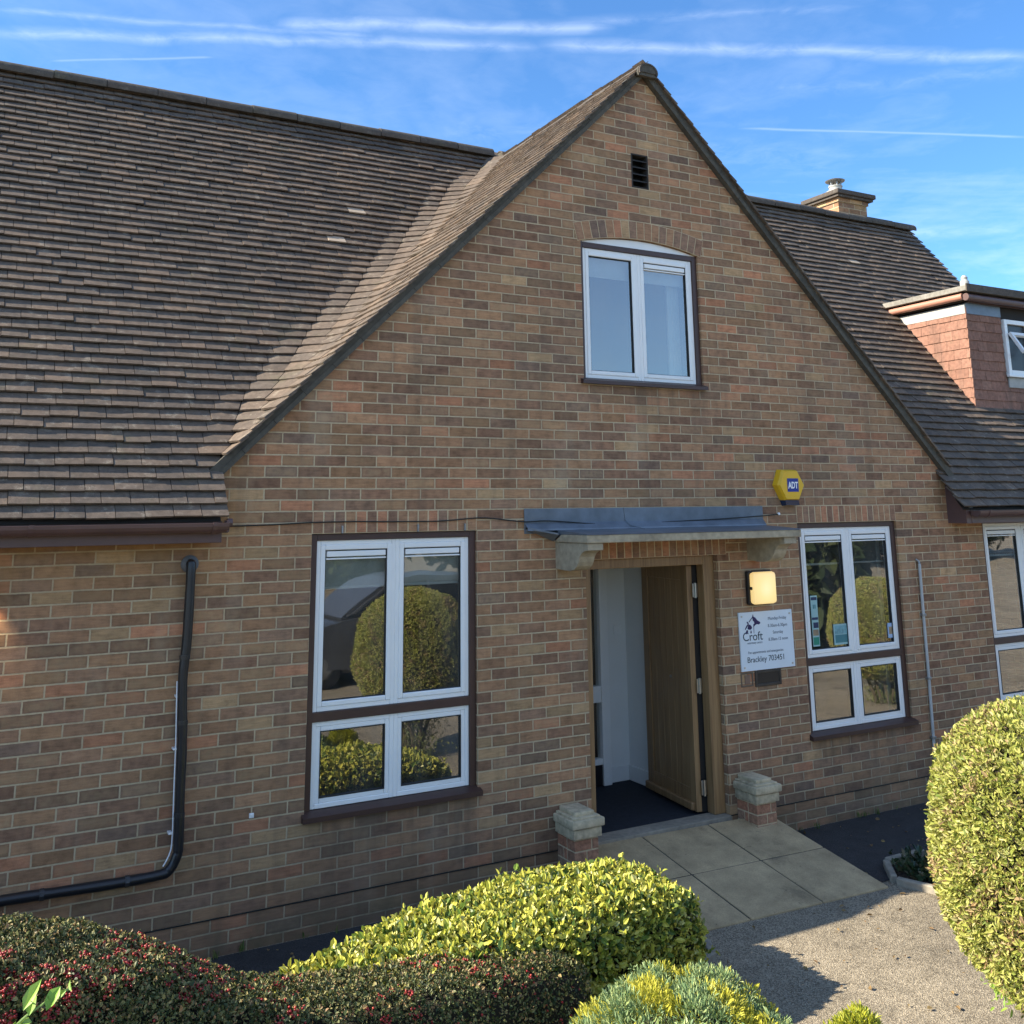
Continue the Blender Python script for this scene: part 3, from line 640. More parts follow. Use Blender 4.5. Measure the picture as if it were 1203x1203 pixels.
mb=MB(); mb.box(DX-.05,DE-.1,DY-.02,1.9,2.40,2.50); mb.build('soffit_board',M['soffit'],dm)
mb=MB(); mb.lathe((DX-.08,DY-.10,2.56),[(.050,0),(.050,.05),(.033,.072),(.038,.095),(.02,.12)],14); mb.build('roof_outlet',M['render'],dm,True)
mb=MB(); ring(mb,DWX0,DWX1,DWZ0,DWZ1,.052,DY-.045,DY+.04); mb.box((DWX0+DWX1)/2-.03,(DWX0+DWX1)/2+.03,DY-.044,DY+.039,DWZ0+.05,DWZ1-.05,.003); mb.box(DWX0-.04,DWX1+.04,DY-.07,DY-.03,DWZ0-.03,DWZ0-.001,.004); mb.build('window_frame',M['upvc'],dm)
mb=MB(); mb.box(DWX0+.055,DWX1-.055,DY-.005,DY-.001,DWZ0+.055,DWZ1-.055); mb.build('dark_backing',M['blackplastic'],dm)  # black sheet standing in for the unlit room behind the sash
mb=MB(); mb.quad(((DWX0+DWX1)/2+.03,DY-.02,DWZ0+.06),(DWX1-.06,DY-.02,DWZ0+.06),(DWX1-.06,DY-.02,DWZ1-.06),((DWX0+DWX1)/2+.03,DY-.02,DWZ1-.06)); mb.build('pane',M['glass'],dm)
mb=MB()  # top-hung sash standing open
A=Vector((DWX0+.04,DY-.05,DWZ1-.17)); dn=Vector((0,-.15,-.25)); nx=Vector((0,-.03,.018)); sw=.38
mb.obox(A,(.035,0,0),dn,nx); mb.obox(A+Vector((sw-.035,0,0)),(.035,0,0),dn,nx); mb.obox(A+Vector((.035,0,0)),(sw-.07,0,0),dn*.14,nx); mb.obox(A+dn*.86+Vector((.035,0,0)),(sw-.07,0,0),dn*.14,nx)
mb.build('open_sash',M['upvc'],dm)
mb=MB(); mb.box(DWX0,DWX1,DY-.03,DY-.012,1.45,DWZ0-.032,.003); mb.build('panel_under_window',M['render'],dm)

# entrance ------------------------------------------------------------
dx0,dx1,dz0,dz1=OPEN['door']
mb=MB(); mb.box(dx0+.001,dx0+.075,.05,.14,dz0+.02,dz1-.001,.006); mb.box(dx1-.115,dx1-.001,.05,.14,dz0+.02,dz1-.001,.006); mb.box(dx0+.075,dx1-.115,.05,.139,dz1-.075,dz1-.001,.006)
df=mb.build('door_frame',M['oak'],house)
mb=MB(); mb.box(dx0,dx1,-.015,.14,dz0-.03,dz0+.018,.006); mb.build('threshold',M['kerb'],df)
# the leaf: vertical boards between stiles, standing open inward
hx,hy=dx1-.160,.150; ang=math.atan2(.78,.090); ca,sa=math.cos(ang),math.sin(ang); LW=.77; zb,zt=dz0+.028,dz1-.085
def leafp(s,t,z): return (hx+ca*s-sa*t, hy+sa*s+ca*t, z)
def leafbox(mb,s0,s1,t0,t1,z0,z1,c=.003):
    b=MB(); b.box(s0,s1,t0,t1,z0,z1,c); i=len(mb.v); mb.v+=[leafp(*v) for v in b.v]; mb.f+=[tuple(i+k for k in f) for f in b.f]
mb=MB(); leafbox(mb,0,.10,0,.05,zb,zt); leafbox(mb,LW-.10,LW,0,.05,zb,zt); leafbox(mb,.10,LW-.10,.002,.048,zt-.12,zt); leafbox(mb,.10,LW-.10,.002,.048,zb,zb+.16)
n=6
for i in range(n): leafbox(mb,.10+(LW-.2)*i/n+.001,.10+(LW-.2)*(i+1)/n-.001,.010,.040,zb+.16,zt-.12,.004)
leafbox(mb,.02,LW-.0,.05,.085,zb+.01,zb+.07,.01)
dl=mb.build('door_leaf',M['oak'],house)
for z in(zb+.18,(zb+zt)/2,zt-.2):
    mb=MB(); mb.box(hx-.012,hx+.040,hy-.022,hy-.014,z-.055,z+.055,.002); mb.tube([(hx+.012,hy-.026,z-.06),(hx+.012,hy-.026,z+.06)],.011,8); mb.build('hinge',M['steel'],dl)
mb=MB(); x,y,z=leafp(LW*.42,.052,-1.25); mb.lathe((0,0,0),[(.012,0),(.012,.006)],12); mb.v=[(x+v[2],y+v[0],z+v[1]) for v in mb.v]; mb.build('spyhole',M['steel'],dl)
mb=MB(); mb.box(dx1-.152,dx1-.02,.165,.20,dz0+.02,dz1-.08); mb.build('door_rebate',M['soffit'],df)  # dark strip filling the hinge gap, standing in for its shade
# hall behind the door
mb=MB(); mb.quad((dx0-.9,.14,dz0+.004),(2.3,.14,dz0+.004),(2.3,3.2,dz0+.004),(dx0-.9,3.2,dz0+.004)); mb.build('hall_floor',M['carpet'],house)
mb=MB(); mb.quad((2.20,.14,dz0),(2.20,1.32,dz0),(2.20,1.32,0),(2.20,.14,0)); mb.quad((2.20,1.32,dz0),(1.955,1.32,dz0),(1.955,1.32,0),(2.20,1.32,0)); mb.quad((dx0-.9,.14,0),(2.3,.14,0),(2.3,3.2,0),(dx0-.9,3.2,0))
mb.quad((dx0-.9,.14,dz0),(dx0-.9,3.2,dz0),(dx0-.9,3.2,0),(dx0-.9,.14,0)); mb.quad((dx0-.9,.115,dz0),(dx0,.115,dz0),(dx0,.115,0),(dx0-.9,.115,0)); mb.build('hall_wall',M['white'],house)
mb=MB(); mb.box(2.175,2.199,.16,1.30,dz0+.005,dz0+.13,.004); mb.box(1.96,2.174,1.296,1.319,dz0+.005,dz0+.13,.004); mb.build('skirting_board',M['white'],house)
mb=MB(); mb.box(2.06,2.145,1.306,1.3195,-1.0,-.915,.004); mb.box(2.092,2.113,1.300,1.306,-.975,-.94,.003); mb.build('light_switch',M['upvc'],house)
mb=MB()  # glazed inner screen in white
mb.box(1.865,1.953,1.24,1.34,dz0+.005,-.02,.006); mb.box(dx0-.88,1.865,1.25,1.33,-1.56,-1.42,.005); mb.box(dx0-.88,1.865,1.25,1.33,dz0+.18,dz0+.23,.005); mb.box(dx0-.88,1.865,1.25,1.33,-.12,-.02,.005); mb.box(.95,1.02,1.25,1.33,dz0+.23,-.12,.004)
sc=mb.build('inner_screen',M['upvc'],house)
mb=MB(); mb.quad((dx0-.88,1.29,dz0+.23),(1.865,1.29,dz0+.23),(1.865,1.29,-.12),(dx0-.88,1.29,-.12)); mb.build('pane',M['glass'],sc)
mb=MB(); mb.box(dx0-.88,1.865,1.26,1.32,dz0+.006,dz0+.178,.004); mb.build('kick_panel',M['blackplastic'],sc)
mb=MB(); mb.quad((dx0-.9,3.2,dz0),(2.6,3.2,dz0),(2.6,3.2,0),(dx0-.9,3.2,0)); mb.build('far_hall_wall',simple('beige wall',(.30,.24,.13),.9,3,.1,0),house)
# rooms seen through the windows
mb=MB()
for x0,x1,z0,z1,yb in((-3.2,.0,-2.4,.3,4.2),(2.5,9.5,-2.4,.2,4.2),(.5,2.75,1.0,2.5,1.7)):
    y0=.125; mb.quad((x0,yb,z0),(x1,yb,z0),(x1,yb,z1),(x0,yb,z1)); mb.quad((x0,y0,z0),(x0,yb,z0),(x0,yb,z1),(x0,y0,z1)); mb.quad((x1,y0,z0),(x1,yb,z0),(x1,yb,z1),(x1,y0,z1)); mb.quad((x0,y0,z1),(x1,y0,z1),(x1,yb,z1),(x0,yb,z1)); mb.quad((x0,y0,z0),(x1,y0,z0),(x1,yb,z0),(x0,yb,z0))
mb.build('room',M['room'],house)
mb=MB(); mb.box(4.28,4.33,.16,.6,-2.3,-.1); mb.build('curtain',M['blind'],house)

mb=MB(); mb.box(XL,.93,-.004,.002,-2.2535,-2.2465); mb.build('damp_course',M['seal'],house)
mb=MB(); mb.box(2.24,XR,-.004,.002,-2.2535,-2.2465); mb.build('damp_course',M['seal'],house)
# canopy ---------------------------------------------------------------
mb=MB(); mb.box(.655,2.735,-.47,-.001,-.10,-.042,.006); cp=mb.build('door_canopy',M['stone'],house)
mb=MB(); mb.box(.395,2.752,-.012,-.002,-.035,.150,.002); mb.quad((.395,-.012,.0),(.655,-.02,-.03),(.655,-.12,-.04),(.655,-.02,-.09))
mb.prism([(.40,-.012,.045),(.40,-.055,.0),(.40,-.06,-.012),(.40,-.012,-.02)],(1,0,0),2.345)
mb.prism([(.655,-.060,-.010),(.655,-.46,-.034),(.655,-.475,-.040),(.655,-.475,-.041),(.655,-.06,-.041)],(1,0,0),2.08)
mb.prism([(.40,-.014,.0),(.40,-.05,.0),(.64,-.10,-.045),(.64,-.014,-.095)],(0,0,1),.012)
mb.tube([(1.30,-.0145,.149),(1.31,-.0155,.06),(1.34,-.05,.01),(1.36,-.2,-.012)],.004,6)
ld=mb.build('lead_flashing',M['lead'],cp)
def corbel(x0,x1):
    prof=[(-.0,-.102),(-.455,-.102),(-.455,-.150),(-.435,-.152),(-.40,-.158),(-.365,-.175),(-.34,-.20),(-.325,-.235),(-.30,-.268),(-.26,-.292),(-.20,-.304),(-.12,-.304),(-.0,-.296)]
    mb=MB(); mb.prism([(x0,y,z) for y,z in prof],(1,0,0),x1-x0); o=mb.build('corbel',M['stone'],cp); return o
corbel(.668,.80); corbel(2.56,2.69)
# ------------------------------------------------------------------ things fixed to the wall
def text(body,size,m,parent,x,z,y,name='lettering',align='CENTER',wid=None,off=0.0):
    cu=bpy.data.curves.new('lettering','FONT'); cu.body=body; cu.size=size; cu.align_x=align; cu.extrude=.0006; cu.offset=off
    o=bpy.data.objects.new('tmp',cu); COL.objects.link(o); bpy.context.view_layer.update()
    me=bpy.data.meshes.new_from_object(o.evaluated_get(bpy.context.evaluated_depsgraph_get())); bpy.data.objects.remove(o)
    co=np.array([v.co[:] for v in me.vertices])
    sx=1.0
    if wid: sx=wid/(co[:,0].max()-co[:,0].min())
    for v in me.vertices: v.co=(x+v.co.x*sx, y-v.co.z, z+v.co.y)
    me.materials.clear(); me.materials.append(m); q=bpy.data.objects.new(name,me); COL.objects.link(q); par(q,parent); return q
def emis(name,col,strength,base=(.8,.8,.8)):
    m,t,b=mat(name); b.inputs['Base Color'].default_value=c4(base); b.inputs['Emission Color'].default_value=c4(col); b.inputs['Emission Strength'].default_value=strength; b.inputs['Roughness'].default_value=.4; return m
M['ink']=simple('dark teal lettering',(.012,.035,.05),.5,10,.1,0); M['inkgrey']=simple('grey lettering',(.10,.13,.17),.5,10,.1,0); M['purple']=simple('deep purple print',(.020,.008,.075),.5,10,.1,0)
M['signface']=simple('white sign board',(.68,.74,.78),.35,6,.05,0)
M['yellow']=simple('yellow plastic',(.72,.42,.015),.35,8,.08,.02); M['blue']=simple('blue print',(.010,.022,.22),.4,8,.1,0); M['navy']=simple('dark blue lens',(.010,.028,.075),.2,8,.1,0); M['whitep']=simple('white print',(.8,.8,.8),.4,8,.03,0)

# alarm
al=empty('alarm_box',(3.05,0,.33)); tag(al,'yellow hexagonal burglar alarm box above the right window','alarm')
hexf=[(2.952,.452),(3.112,.452),(3.185,.327),(3.117,.202),(2.968,.202),(2.898,.327)]
hexb=[(x+(x-3.04)*.10+.005,z+(z-.327)*.08+.002) for x,z in hexf]
mb=MB(); i=0; mb.v=[(x,-.002,z) for x,z in hexb]+[(x,-.062,z) for x,z in [(3.04+(x-3.04)*1.06,.327+(z-.327)*1.05) for x,z in hexf]]+[(x,-.085,z) for x,z in [(3.04+(x-3.04)*.97,.327+(z-.327)*.96) for x,z in hexf]]
for a in(0,6):
    for k in range(6): mb.f.append((a+k,a+(k+1)%6,a+6+(k+1)%6,a+6+k))
mb.f.append((12,13,14,15,16,17)); mb.build('case',M['yellow'],al)
mb=MB()
for k in range(7):
    z=.312-.014*k; e=(.327-z)/.125; x0=2.905+.066*e-.004; mb.box(x0-.004,x0+.004,-.052,-.012,z-.002,z+.002)
mb.build('louvre',M['soffit'],al)
mb=MB(); mb.prism([(2.962,-.004,.199),(2.962,-.075,.199),(2.985,-.06,.155),(2.985,-.004,.150)],(1,0,0),.155); mb.build('strobe',M['navy'],al)
mb=MB(); mb.box(2.985,3.115,-.0875,-.0855,.270,.385,.0); lb=mb.build('badge',M['blue'],al)
text('ADT',.078,M['whitep'],lb,3.05,.300,-.0885,wid=.115,off=.0025)
# lit lamp
def lamp_glow():
    m,t,b=mat('glowing diffuser'); p=pos(t); sp=t.add('ShaderNodeVectorMath',operation='DISTANCE'); t.set(sp.inputs[0],p); sp.inputs[1].default_value=(2.66,-.09,-.53)
    c=t.ramp(t.math('MULTIPLY',sp.outputs['Value'],5.2),[(0,(1.0,.86,.48)),(.45,(1.0,.74,.27)),(1,(.85,.55,.20))]); b.inputs['Base Color'].default_value=(.5,.43,.25,1); t.set(b.inputs['Emission Color'],c); b.inputs['Emission Strength'].default_value=.31; b.inputs['Roughness'].default_value=.35
    t.set(b.inputs['Normal'],t.add('ShaderNodeBump',{'Height':t.add('ShaderNodeTexWave',{'Vector':p,'Scale':28.0}).outputs[0],'Strength':.25,'Distance':.004})); return m
lp=empty('wall_lamp',(2.63,0,-.52)); tag(lp,'square wall lamp glowing yellow above the white sign','lamp')
mb=MB(); mb.box(2.515,2.785,-.045,-.002,-.66,-.385,.012); mb.build('lamp_base',M['blackplastic'],lp)
mb=MB(); mb.box(2.518,2.778,-.105,-.044,-.653,-.392,.028); mb.build('diffuser',lamp_glow(),lp,True)
for x_ in(2.514,2.772):
    mb=MB(); mb.box(x_,x_+.01,-.085,-.06,-.535,-.51,.002); mb.build('clip',M['blackplastic'],lp)
# practice sign
sg=empty('wall_sign',(2.71,0,-.95)); tag(sg,'white square sign with purple dog logo and opening hours beside the door','sign')
mb=MB(); mb.prism([(2.415,-.004,-.718),(3.003,-.004,-.718),(3.008,-.004,-1.183),(2.42,-.004,-1.183)],(0,-1,0),.012); bd=mb.build('sign_board',M['signface'],sg)
Y=-.0168
text('Croft',.098,M['ink'],bd,2.555,-.945,Y,wid=.215); text('veterinary centre',.026,M['inkgrey'],bd,2.575,-.972,Y,wid=.165)
text('Monday-Friday',.036,M['inkgrey'],bd,2.835,-.792,Y,wid=.205); text('8.30am-6.30pm',.036,M['inkgrey'],bd,2.835,-.850,Y,wid=.215); text('Saturday',.036,M['inkgrey'],bd,2.835,-.905,Y,wid=.115); text('8.30am-12 noon',.036,M['inkgrey'],bd,2.835,-.960,Y,wid=.215)
text('For appointments and emergencies',.030,M['inkgrey'],bd,2.69,-1.050,Y,wid=.385); text('Brackley 703451',.064,M['ink'],bd,2.69,-1.118,Y,wid=.40)
def logo():
    # traced in the sign's own plane: (0..1 across and down the logo box)
    L=lambda pts:[(2.475+.17*u,Y-.0002,-.735-.155*v) for u,v in pts]
    mb=MB()
    for poly in ([(.50,.14),(.56,.0),(.58,.13),(.70,.20),(.82,.34),(1.0,.44),(.98,.52),(.90,.56),(.78,.53),(.66,.58),(.58,.66),(.545,.66),(.55,.53),(.62,.50),(.60,.40),(.53,.34)],
                 [(.55,.60),(.585,.60),(.575,1.0),(.55,1.0)],[(.26,.38),(.49,.16),(.51,.19),(.29,.42)],
                 [(.12,.38),(.20,.38),(.27,.50),(.12,.68),(.02,.80),(.0,.74),(.10,.58),(.19,.50)],[(.22,.56),(.33,.52),(.45,.66),(.44,.74),(.34,.80),(.22,.78),(.16,.74)],
                 [(.10,.80),(.20,.82),(.17,.94),(.05,1.02),(.04,.92)],[(.36,.84),(.40,.84),(.42,.94),(.40,.99),(.33,.98),(.34,.92)]):
        mb.prism(L(poly),(0,-1,0),.0006)
    mb.build('logo',M['purple'],bd)
logo()
for x,z in((2.445,-.75),(2.975,-.75),(2.45,-1.155),(2.978,-1.155)):
    mb=MB(); mb.lathe((0,0,0),[(.008,0),(.008,.003)],10); mb.v[-20:]=[(x+v[0],-.0165-v[2],z+v[1]) for v in mb.v[-20:]]; mb.build('screw',M['steel'],bd)
# letter slot and plate
lt=empty('letter_box',(2.70,0,-1.25)); tag(lt,'dark bronze letter slot set in the bricks under the white sign','letter box')
mb=MB(); ring(mb,2.565,2.850,-1.315,-1.190,.022,-.012,.0,.003); mb.build('surround',simple('dull bronze',(.07,.06,.05),.5,14,.3,.1,metal=.5),lt)
mb=MB(); mb.box(2.587,2.828,-.006,-.001,-1.293,-1.212); mb.build('flap',M['blackplastic'],lt)
pl=empty('entry_plate',(2.48,0,-1.25)); tag(pl,'small worn metal plate with a button left of the letter slot','entry plate')
mb=MB(); ring(mb,2.415,2.545,-1.305,-1.195,.012,-.007,0,.002); mb.build('plate',simple('tarnished plate',(.16,.12,.085),.5,14,.3,.1,metal=.3),pl); mb=MB(); mb.box(2.455,2.510,-.009,-.001,-1.285,-1.215,.003); mb.build('button',simple('worn brass',(.20,.12,.08),.5,14,.3,.1),pl)
# black pipe with its white cable
bp=empty('wall_pipe',(-2.03,0,-1.0)); tag(bp,'black lagged pipe running down the brick wall and turning left','pipe')
pts=[(-2.03,.0,-.165),(-2.03,-.035,-.170),(-2.03,-.055,-.20),(-2.032,-.055,-.6),(-2.045,-.056,-.85),(-2.030,-.055,-1.2),(-2.026,-.055,-1.5),(-2.020,-.055,-1.78),(-2.028,-.055,-1.85),(-2.06,-.055,-1.91),(-2.12,-.055,-1.935),(-2.4,-.055,-1.938),(-2.7,-.058,-1.930),(-3.0,-.055,-1.925),(-4.2,-.055,-1.92)]
def smoothpts(pts,n=6):
    P=[Vector(p) for p in pts]; out=[]
    for i in range(len(P)-1):
        p0,p1,p2,p3=P[max(i-1,0)],P[i],P[i+1],P[min(i+2,len(P)-1)]
        for k in range(n):
            t=k/n; out.append(.5*((2*p1)+(p2-p0)*t+(2*p0-5*p1+4*p2-p3)*t*t+(3*p1-p0-3*p2+p3)*t**3))
    return out+[P[-1]]
M['tape']=simple('worn black tape',(.03,.03,.032),.3,20,.3,0)
sp=smoothpts(pts); mb=MB(); mb.tube(sp,[.029+random.uniform(-.0012,.0012) for _ in sp],12); mb.build('lagging',M['blackplastic'],bp,True)
mb=MB(); mb.lathe((0,0,0),[(.055,0),(.055,.012),(.036,.03),(.033,.034)],16); mb.v=[(-2.03+v[0],-v[2],-.168+v[1]) for v in mb.v]; mb.build('wall_collar',simple('grey sealant',(.12,.12,.12),.7,20,.3,.2),bp,True)
for p in((-2.040,-.055,-.72),(-2.033,-.055,-1.10),(-2.024,-.055,-1.62),(-2.3,-.055,-1.938),(-2.75,-.058,-1.929)):
    v=abs(p[2])<1.9; a=Vector(p); d=Vector((0,0,.012)) if v else Vector((.012,0,0)); mb=MB(); mb.tube([a-d,a+d],.0325,12); mb.build('tape_band',M['tape'],bp)
wc=empty('white_cable',(-2.06,0,-1.3)); tag(wc,'thin white cable clipped alongside the black wall pipe','cable')
mb=MB(); mb.tube(smoothpts([(-2.076,-.045,-.86),(-2.073,-.05,-1.0),(-2.065,-.045,-1.2),(-2.061,-.05,-1.5),(-2.056,-.045,-1.75),(-2.066,-.045,-1.83),(-2.10,-.045,-1.895)]),.0042,8); mb.build('cable',M['whitep'],wc,True)
for z in(-.95,-1.25,-1.72): mb=MB(); mb.box(-2.080,-2.058,-.052,-.0,z-.006,z+.006,.002); mb.build('cable_clip',M['whitep'],wc)
# pale conduit on the right
cn=empty('conduit',(4.63,0,-1.3)); tag(cn,'thin pale grey conduit running down bricks right of the right window','conduit')
mb=MB(); mb.tube([(4.642,-.022,-.40),(4.634,-.022,-.9),(4.630,-.022,-1.45),(4.618,-.022,-1.95),(4.612,-.022,-2.42)],.0135,10); mb.build('tube',M['conduit'],cn,True)
for x,z in((4.635,-.86),(4.630,-1.42),(4.619,-1.93)): mb=MB(); mb.box(x-.025,x+.025,-.037,-.0,z-.012,z+.012,.004); mb.build('conduit_clip',M['galv'],cn)
mb=MB(); mb.tube([(4.642,-.022,-.40),(4.640,-.015,-.375),(4.620,-.0,-.36)],.011,8); mb.build('conduit_bend',M['galv'],cn)
# loose wire along the wall
wr=tag(None or (lambda: (lambda mb:(mb.tube(smoothpts([(-1.84,-.05,.075),(-1.791,-.012,.062),(-1.5,-.008,.066),(-1.254,-.011,.075),(-.95,-.008,.077),(-.798,-.011,.074),(-.5,-.008,.070),(-.279,-.011,.071),(-.005,-.011,.088),(.15,-.010,.080),(.387,-.018,.055),(.609,-.020,.058),(1.0,-.022,.030),(1.274,-.020,.018),(1.8,-.020,.036),(2.223,-.019,.047),(2.74,-.019,.068),(2.93,-.008,.08)],8),.0045,6),mb.build('wire',M['cable'],None,True))[1])(MB()))(),'thin black wire sagging along the bricks over the canopy','wire')
for x in(-1.03,-.47,-.10): mb=MB(); mb.box(x-.006,x+.006,-.016,-.0,.0,.05,.002); mb.build('wire_clip',M['galv'],wr)
mb=MB(); mb.lathe((0,0,0),[(.012,0),(.012,.012),(.006,.016)],10); mb.v=[(2.94+v[0],-v[2],.082+v[1]) for v in mb.v]; mb.build('wire_end',M['whitep'],wr)
pg=MB(); pg.box(-1.592,-1.562,-.010,-.0,-1.716,-1.688,.003); pg.lathe((0,0,0),[(.007,0),(.007,.004)],10); pg.v[-20:]=[(-1.577+v[0],-.010-v[2],-1.702+v[1]) for v in pg.v[-20:]]; tag(pg.build('wall_plug',M['upvc']),'tiny white plastic plug in the bricks below the left window','wall plug')
# spotlight at the left edge, lit
sl_=empty('wall_spotlight',(-3.19,0,-.27)); tag(sl_,'small black downlight on the bricks under the left gutter, lit','lamp')
mb=MB(); mb.tube([(-3.19,-.0,-.25),(-3.19,-.09,-.25)],.018,10); mb.tube([(-3.19,-.10,-.205),(-3.19,-.10,-.305)],[.034,.040],16,False); mb.build('lamp_housing',M['blackplastic'],sl_,True)
mb=MB(); mb.lathe((-3.19,-.10,-.292),[(.034,0),(.034,.004)],16); mb.build('bulb',emis('lit bulb',(1,.62,.22),3.0),sl_)
ld_=bpy.data.lights.new('spot_bulb','SPOT'); lo=bpy.data.objects.new('spot_bulb',ld_); COL.objects.link(lo); lo.location=(-3.19,-.10,-.31); ld_.energy=2.2; ld_.color=(1,.76,.42); ld_.spot_size=R(70); ld_.spot_blend=.8; ld_.shadow_soft_size=.03
lo.rotation_euler=Vector((.16,.30,-.62)).to_track_quat('-Z','Y').to_euler(); par(lo,sl_)
# brick piers with copings
def pier(x0,label):
    e=empty('brick_pier',(x0+.135,-.135,GZ)); tag(e,label,'pier','brick piers beside the door')
    mb=MB(); bd=MB()
    xs0,xs1,y1=x0+.035,x0+.235,-.235; z=-2.50; k=0
    while z<-2.13:
        zt=min(z+.065,-2.125)
        segs=[(xs0,xs0+.098,),(xs0+.108,xs1)] if k%2 else [(xs0,xs1-.06),(xs1-.05,xs1)]
        for a,b in segs: mb.box(a,b,y1,y1+.10,z,zt,.003)
        ss=[(y1+.11,-.004)] if k%2==0 else [(y1+.11,-.09),(-.08,-.004)]
        for a,b in ss: mb.box(xs0,xs0+.1,a,b,z,zt,.003); mb.box(xs1-.1+.002,xs1,a,b,z,zt,.003)
        z+=.075; k+=1
    mb.build('brick_shaft',M['redbrick'],e); bd.box(xs0+.004,xs1-.004,y1+.004,-.002,-2.5,-2.122); bd.build('mortar_core',M['mortar'],e)
    mb=MB(); mb.box(x0+.018,x0+.252,-.255,-.001,-2.121,-2.058,.004); mb.box(x0,x0+.27,-.275,-.001,-2.052,-1.995,.010); mb.box(x0+.025,x0+.245,-.25,-.0012,-1.996,-1.982,.006); mb.box(x0+.055,x0+.215,-.22,-.0014,-1.984,-1.955,.006); mb.build('coping',M['coping'],e,True); return e
pier(.60,'squat brick pier with stone cap left of the doorway, behind the golden hedge'); pier(2.27,'squat red brick pier with stone cap right of the doorway')
# notices stuck to the right window
def notice(name,x0,x1,z0,z1,base,patches,label):
    mb=MB(); mb.box(x0,x1,.0465,.0475,z0,z1); o=mb.build(name,base); tag(o,label,'notice')
    for (u0,u1,v0,v1,m) in patches:
        p=MB(); p.box(x0+(x1-x0)*u0,x0+(x1-x0)*u1,.0458,.0464,z0+(z1-z0)*v0,z0+(z1-z0)*v1); p.build('print',m,o)
    return o
T1=simple('pale teal paper',(.30,.48,.47),.6,6,.1,0); T2=simple('teal print',(.06,.20,.22),.6,6,.1,0); T3=simple('green print',(.02,.22,.14),.6,6,.1,0); T4=simple('tan photo print',(.28,.20,.12),.6,30,.4,0); T5=simple('navy print',(.02,.03,.08),.6,30,.3,0); T6=simple('pale blue paper',(.35,.48,.66),.6,6,.1,0)
notice('window_notice',3.292,3.372,-1.055,-.628,T1,[(.08,.92,.91,.97,T5),(.3,.45,.74,.82,T2),(.55,.7,.74,.82,T2),(.05,.95,.52,.57,T5),(.2,.95,.36,.47,T5),(.08,.92,.21,.33,T4),(.08,.92,.03,.18,T3)],'tall narrow teal notice strip with pictures at the left edge of the window')
nt=notice('window_notice',3.545,3.745,-1.060,-.885,T1,[(.08,.97,.52,.92,simple('light teal print',(.16,.32,.34),.6,40,.5,0)),(.08,.97,.10,.48,T2)],'square teal notice in the middle of the right window')
notice('window_notice',4.225,4.295,-1.045,-.915,T6,[(.2,.8,.25,.75,T4)],'small pale blue sticker in the right corner of the window')

# ------------------------------------------------------------------ planting
def leaf_mat(name,stops,trans=.25,rough=.5,patch=None,pscale=4,pth=(.5,.62),spec=.35):
    m=bpy.data.materials.new(name); m.use_nodes=True; t=NT(m.node_tree); b=t.n['Principled BSDF']; out=t.n['Material Output']
    g=t.add('ShaderNodeNewGeometry'); c=t.ramp(g.outputs['Random Per Island'],stops)
    if patch: c=t.mix(t.math('MULTIPLY',t.mapr(t.noise(pos(t),pscale,3,.6),pth[0],pth[1],0,1),t.mapr(t.math('FRACT',t.math('MULTIPLY',g.outputs['Random Per Island'],37.0)),.15,.5,0,1)),c,patch)
    t.set(b.inputs['Base Color'],c); b.inputs['Roughness'].default_value=rough; b.inputs['Specular IOR Level'].default_value=spec
    tr=t.add('ShaderNodeBsdfTranslucent',{'Color':c}); mx=t.add('ShaderNodeMixShader',{0:trans,1:b.outputs[0],2:tr.outputs[0]}); t.set(out.inputs[0],mx.outputs[0]); return m
def unit(a): return a/np.maximum(np.linalg.norm(a,axis=1,keepdims=True),1e-9)
def leaves(name,P,N,length,width,m,parent,out=.5,up=.15,spread=.9,fold=.18,curl=.15,jl=.42):
    """oval leaves: two folded quads each, axis lying between the surface and its normal"""
    n=len(P); rnd=rng.normal(size=(n,3)); T=unit(rnd-(rnd*N).sum(1,keepdims=True)*N)
    A=unit(T*spread+N*out*rng.uniform(.2,1.6,(n,1))+np.array([0,0,up]))
    r2_=unit(N+rng.normal(size=(n,3))*.55); B=unit(np.cross(A,r2_)); C=np.cross(B,A)
    L=(length*(1+jl*rng.normal(size=(n,1)))).clip(length*.35,length*2.0); Wd=width*L/length*(1+.15*rng.normal(size=(n,1)))
    V=np.empty((n,6,3)); V[:,0]=P; V[:,1]=P+A*L*.32+B*Wd*.46+C*Wd*fold; V[:,2]=P+A*L*.72+B*Wd*.40+C*(Wd*fold-L*curl*.3); V[:,3]=P+A*L-C*L*curl; V[:,4]=P+A*L*.72-B*Wd*.40+C*(Wd*fold-L*curl*.3); V[:,5]=P+A*L*.32-B*Wd*.46+C*Wd*fold
    q=np.array([(0,1,2,3),(0,3,4,5)]); F=(np.arange(n)[:,None,None]*6+q[None]).reshape(-1,4)
    return npmesh(name,V.reshape(-1,3),F,m,parent)
